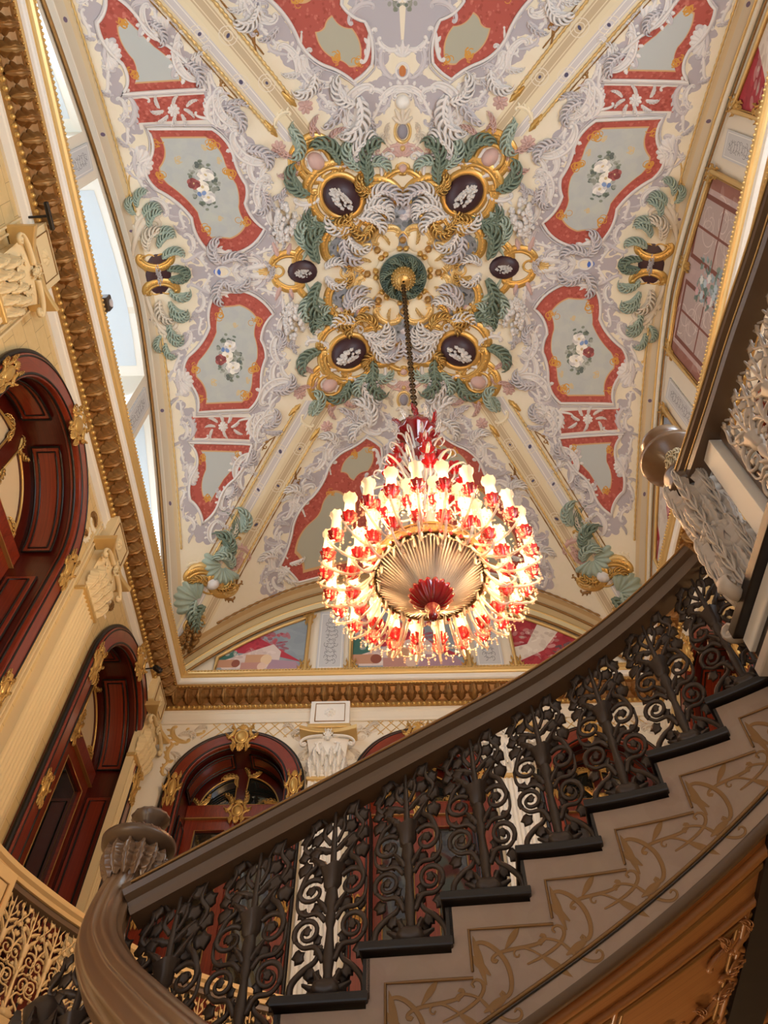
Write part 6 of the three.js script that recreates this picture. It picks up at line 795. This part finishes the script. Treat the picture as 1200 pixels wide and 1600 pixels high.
// ---------------------------------------------------------------- chandelier
const CX = 0.33, CZ = -3.9;
const ch = thing('chandelier', 'huge crystal chandelier with glowing glass shades and ruby red cups hanging on a chain', 'chandelier', [CX, 4.5, CZ]);
const cy = (y) => y - 4.5;
{
  const link = new THREE.TorusGeometry(0.045, 0.013, 6, 12).scale(0.75, 1.25, 1); for (let i = 0; i < 58; i++) { const y = 12.55 - i * 0.085; if (y < 7.62) break; const m = mk('chain_link', link, M.bronze, ch); m.position.y = cy(y); m.rotation.y = i % 2 ? PI / 2 : 0; }
  mk('ruby_crown', lathe([[0.03, 7.62], [0.1, 7.6], [0.19, 7.5], [0.22, 7.36], [0.2, 7.32], [0.1, 7.22], [0.05, 7.16]].map(([r, y]) => [r, cy(y)]), 48, 0.06, 12), M.rubyDeep, ch);
  for (let i = 0; i < 12; i++) { const a = i / 12 * 2 * PI, m = mk('crown_petal', xf(K.leaf, { r: [0, 0, PI / 2], s: [0.26, 0.16, 0.12] }), i % 2 ? M.crystalSolid : M.ruby, ch); m.position.set(Math.sin(a) * 0.17, cy(7.34), Math.cos(a) * 0.17); m.rotation.set(0.35, a, 0, 'YXZ'); }
  mk('centre_stem', lathe([[0.03, 7.2], [0.06, 7.1], [0.035, 7.0], [0.08, 6.85], [0.04, 6.7], [0.1, 6.5], [0.05, 6.3], [0.09, 6.1], [0.05, 5.9], [0.12, 5.7], [0.06, 5.4], [0.1, 5.1], [0.06, 4.9], [0.03, 4.7]].map(([r, y]) => [r, cy(y)]), 18), M.crystalSolid, ch);
  mk('ruby_vase', lathe([[0.03, 7.0], [0.09, 6.95], [0.12, 6.85], [0.06, 6.75], [0.03, 6.74]].map(([r, y]) => [r, cy(y)]), 24, 0.06, 8), M.rubyDeep, ch); mk('ruby_vase', lathe([[0.04, 6.3], [0.13, 6.25], [0.17, 6.12], [0.08, 6.0], [0.04, 5.98]].map(([r, y]) => [r, cy(y)]), 24, 0.06, 8), M.rubyDeep, ch);
  // glass plumes in tiers, each with a ruby blossom
  const bloom = merge([lathe([[0.005, -0.04], [0.04, -0.03], [0.065, 0.01], [0.08, 0.05], [0.07, 0.052], [0.02, 0.0]], 24, 0.16, 6)]);
  for (const [n, y, r, h] of [[10, 6.75, 0.24, 0.55], [12, 6.35, 0.36, 0.55], [14, 5.95, 0.46, 0.5]]) for (let i = 0; i < n; i++) { const a = (i + 0.3) / n * 2 * PI, dx = Math.sin(a), dz = Math.cos(a), f = (rr, yy) => V(dx * rr, cy(yy), dz * rr); mk('glass_plume', tube(curve([f(0.05, y - 0.1), f(r * 0.4, y + h * 0.4), f(r * 0.75, y + h * 0.85), f(r, y + h * 0.8), f(r * 1.04, y + h * 0.58), f(r * 0.92, y + h * 0.54)], 18), (t) => 0.013 * (1.2 - 0.7 * t), 6), M.crystalSolid, ch); if (i % 2 === 0) { const b = mk('ruby_blossom', bloom, M.ruby, ch); b.position.copy(f(r * 0.95, y + 0.06)); b.scale.setScalar(0.95); mk('glass_arm', tube(curve([f(0.05, y - 0.16), f(r * 0.5, y - 0.2), f(r * 0.9, y - 0.08), f(r * 0.95, y + 0.03)], 10), 0.011, 6), M.crystalSolid, ch); } }
  // bowl of radiating glass rods with a ruby shell boss
  const rodG = new THREE.CylinderGeometry(0.0095, 0.005, 1, 5).rotateZ(PI / 2), NB = 84;
  const dish = sub('glass_rod_bowl', ch, [0, 0, 0]);
  for (let i = 0; i < NB; i++) { const a = i / NB * 2 * PI, m = mk('glass_rod', rodG, M.crystalSolid, dish), r0 = 0.13, r1 = 0.43, y0 = cy(4.66), y1 = cy(4.9); m.scale.set(Math.hypot(r1 - r0, y1 - y0), 1.5, 1.5); m.position.set(Math.cos(a) * (r0 + r1) / 2, (y0 + y1) / 2, Math.sin(a) * (r0 + r1) / 2); m.rotation.set(0, -a, PI + Math.atan2(y1 - y0, r1 - r0), 'YXZ'); m.rotation.set(0, -a, Math.atan2(y1 - y0, r1 - r0), 'YXZ'); }
  mk('bowl_back', lathe([[0.1, 4.72], [0.43, 4.95]].map(([r, y]) => [r, cy(y)]), 48), phys('#8f8078', { roughness: 0.3, clearcoat: 1 }), dish);
  mk('ruby_shell', lathe([[0.005, 4.54], [0.055, 4.55], [0.11, 4.59], [0.165, 4.66], [0.18, 4.685], [0.165, 4.695], [0.1, 4.68], [0.02, 4.66]].map(([r, y]) => [r, cy(y)]), 72, 0.05, 18), M.rubyDeep, dish); mk('ruby_knob', lathe([[0.001, 4.40], [0.03, 4.41], [0.045, 4.45], [0.03, 4.49], [0.06, 4.53], [0.03, 4.57]].map(([r, y]) => [r, cy(y)]), 18, 0.05, 9), M.rubyDeep, dish);
  mk('bronze_ring', merge([new THREE.TorusGeometry(0.45, 0.022, 8, 60).rotateX(PI / 2).translate(0, cy(4.92), 0), new THREE.TorusGeometry(0.46, 0.014, 6, 60).rotateX(PI / 2).translate(0, cy(5.02), 0), lathe([[0.44, 4.93], [0.48, 4.97], [0.44, 5.03]].map(([r, y]) => [r, cy(y)]), 48)]), M.bronze, ch);
  for (let i = 0; i < 36; i++) { const a = i / 36 * 2 * PI, m = mk('ruby_garland_bead', new THREE.OctahedronGeometry(0.02), i % 2 ? M.rubyDeep : M.ruby, ch); m.position.set(Math.cos(a) * 0.475, cy(4.9), Math.sin(a) * 0.475); m.scale.y = 1.5; }
  // lamps
  const shadeG = (() => { const g = new THREE.LatheGeometry([[0.022, 0], [0.036, 0.02], [0.044, 0.09], [0.04, 0.2], [0.042, 0.26], [0.06, 0.305]].map((p) => new THREE.Vector2(...p)), 24), P = g.attributes.position; for (let i = 0; i < P.count; i++) if (P.getY(i) > 0.3) { const a = Math.atan2(P.getZ(i), P.getX(i)); P.setY(i, P.getY(i) + 0.014 * Math.cos(a * 8)); } g.computeVertexNormals(); return g; })();
  const bulbG = lathe([[0.001, 0.02], [0.014, 0.03], [0.017, 0.1], [0.01, 0.15], [0.001, 0.18]], 10), cupG = merge([lathe([[0.004, -0.055], [0.02, -0.05], [0.048, -0.01], [0.064, 0.04], [0.057, 0.043], [0.02, 0.0]], 40, 0.1, 9), ...Array.from({ length: 6 }, (_, i) => { const a = i / 6 * 2 * PI; return xf(K.leafSlim, { p: [Math.sin(a) * 0.04, -0.005, Math.cos(a) * 0.04], r: [-0.4, 0, 0], s: 0.001 }); })]);
  const drop = merge([xf(new THREE.OctahedronGeometry(0.011), { s: [1, 2.1, 1], p: [0, -0.085, 0] }), xf(new THREE.OctahedronGeometry(0.009), { p: [0, -0.045, 0] }), xf(new THREE.OctahedronGeometry(0.007), { p: [0, -0.022, 0] })]);
  const dropsG = merge(Array.from({ length: 7 }, (_, i) => { const a = i / 7 * 2 * PI; return xf(drop, { p: [Math.cos(a) * 0.062, 0.01, Math.sin(a) * 0.062] }); }));
  const dropsS = merge([drop, xf(drop, { p: [0.05, 0.03, 0] }), xf(drop, { p: [-0.05, 0.03, 0] })]);
  const tiers = [[26, 0.84, 4.95, 0], [20, 0.63, 4.84, 0.5], [14, 0.5, 5.28, 0.2]];
  let lit = 0;
  for (const [n, r, y, ph] of tiers) for (let i = 0; i < n; i++) {
    const a = (i + ph) / n * 2 * PI, dx = Math.cos(a), dz = Math.sin(a), L = sub('lamp_arm', ch, [dx * r, cy(y), dz * r], -a), f = (rr, yy) => V(rr - r, yy - y, 0);
    mk('glass_arm', tube(curve([f(0.42, 4.98), f(r * 0.62 + 0.1, 4.78), f(r * 0.9, y - 0.17), f(r + 0.04, y - 0.1), f(r, y - 0.04)], 16), (t) => 0.0095 + 0.004 * Math.abs(Math.sin(t * 40)), 6), M.crystalSolid, L);
    mk('ruby_cup', cupG, M.ruby, L); mk('glass_shade', shadeG, M.shade, L); mk('bulb', bulbG, M.bulb, L); mk('crystal_drops', dropsG, M.crystal, L).userData.kind = 'stuff'; if (i % 2 === 0) { const d = mk('crystal_drops', dropsS, M.crystal, L); d.userData.kind = 'stuff'; d.position.set(-0.12, -0.1, 0); }
    if ((n === 26 && i % 2 === 0) || (n === 20 && i % 3 === 1)) { const p = new THREE.PointLight(WARM, CHANDELIER); p.name = 'chandelier_bulb_light'; p.position.set(CX + dx * r, y + 0.1, CZ + dz * r); p.castShadow = true; p.shadow.radius = 2; scene.add(p); lit++; }
  }
}

{ // swags of small crystals between the lamps and under the ring
  const L = [], swag = (n, r, y, ph, dip, per) => { for (let i = 0; i < n; i++) for (let k = 0; k < per; k++) { const t = k / per, a = (i + ph + t) / n * 2 * PI; L.push([Math.cos(a) * r, cy(y) - dip * 4 * t * (1 - t), Math.sin(a) * r]); } };
  swag(26, 0.84, 4.94, 0, 0.09, 9); swag(20, 0.63, 4.82, 0.5, 0.1, 9); swag(14, 0.5, 5.25, 0.2, 0.12, 10); swag(24, 0.46, 4.9, 0, 0.07, 6); swag(26, 0.74, 4.9, 0.5, 0.06, 6);
  for (const [n, r, y] of [[40, 0.46, 4.9], [52, 0.87, 4.86]]) for (let i = 0; i < n; i++) for (let k = 0; k < 3; k++) { const a = i / n * 2 * PI; L.push([Math.cos(a) * r, cy(y) - k * 0.026, Math.sin(a) * r]); }
  const im = new THREE.InstancedMesh(new THREE.OctahedronGeometry(0.0115), M.crystal, L.length), m4 = new THREE.Matrix4(); L.forEach((p, i) => im.setMatrixAt(i, m4.makeTranslation(...p))); im.name = 'crystal_swags'; im.userData.kind = 'stuff'; ch.add(im);
}
// ---------------------------------------------------------------- small fittings
{ const c = thing('security_camera', 'small black camera on a thin bracket under the long-wall cornice', 'camera', [XL, 8.62, -8.55]); mk('bracket', tube([V(0, 0, 0), V(0.14, 0.02, 0), V(0.2, 0.03, 0)], 0.012, 6), M.black, c); mk('camera_body', xf(lathe([[0.001, -0.08], [0.045, -0.07], [0.05, 0.05], [0.035, 0.08], [0.001, 0.08]], 16), { p: [0.26, 0.0, 0], r: [0, 0, 0.9] }), M.black, c); mk('wall_plate', rbox(0, 0.015, -0.04, 0.04, -0.03, 0.03, 0.004), M.black, c);
  const s = thing('floodlight', 'small dark spotlight fixed on the cornice edge before the clerestory window', 'spotlight', [XL + 0.38, 9.45, -3.1]); mk('housing', rbox(-0.06, 0.06, 0.0, 0.16, -0.09, 0.09, 0.02), M.iron, s); mk('lens', xf(new THREE.CylinderGeometry(0.05, 0.05, 0.02, 16), { p: [0.065, 0.08, 0], r: [0, 0, PI / 2] }), M.lilac, s); mk('yoke', tube([V(0, 0, -0.1), V(0, 0.1, -0.11), V(0, 0.1, -0.09)], 0.01, 5), M.black, s);
  const b = thing('bracket_lamp', 'dark slim bar lamp on a bracket below the cornice near the picture edge', 'lamp', [XL, 8.8, -1.9]); mk('arm', tube([V(0, 0, 0), V(0.25, 0.05, 0)], 0.014, 6), M.black, b); mk('bar', rbox(0.2, 0.25, 0.02, 0.07, -0.15, 0.15, 0.015), M.black, b); }
// lamps of the lower hall, beside and behind the viewer
function hallLamp(label, x, z, k) { const l = thing('standing_lamp', label, 'lamp', [x, FLOOR, z]); mk('base', lathe([[0.001, 0], [0.22, 0], [0.2, 0.05], [0.08, 0.09], [0.04, 0.16], [0.001, 0.17]], 24), M.bronze, l); mk('pole', lathe([[0.02, 0.15], [0.035, 0.4], [0.02, 0.6], [0.02, 1.5], [0.05, 1.55], [0.001, 1.56]], 16), M.gold, l); mk('globe', new THREE.SphereGeometry(0.12, 24, 16).translate(0, 1.68, 0), std('#fff0d8', 0.4, 0, { emissive: LAMPLIGHT, emissiveIntensity: 4 }), l); const p = new THREE.PointLight(LAMPLIGHT, k); p.name = 'standing_lamp_light'; p.position.set(x, FLOOR + 1.68, z); p.castShadow = true; p.shadow.radius = 5; scene.add(p); }
hallLamp('brass standing globe lamp beside the long wall behind the viewer', -2.6, -0.6, LOWER_LAMP); hallLamp('brass standing globe lamp under the gallery beyond the stair', 0.6, -4.6, LOWER_LAMP * 1.2);
scene.traverse((o) => { if (o.isMesh) { o.castShadow = true; o.receiveShadow = true; } });
renderer.render(scene, camera);
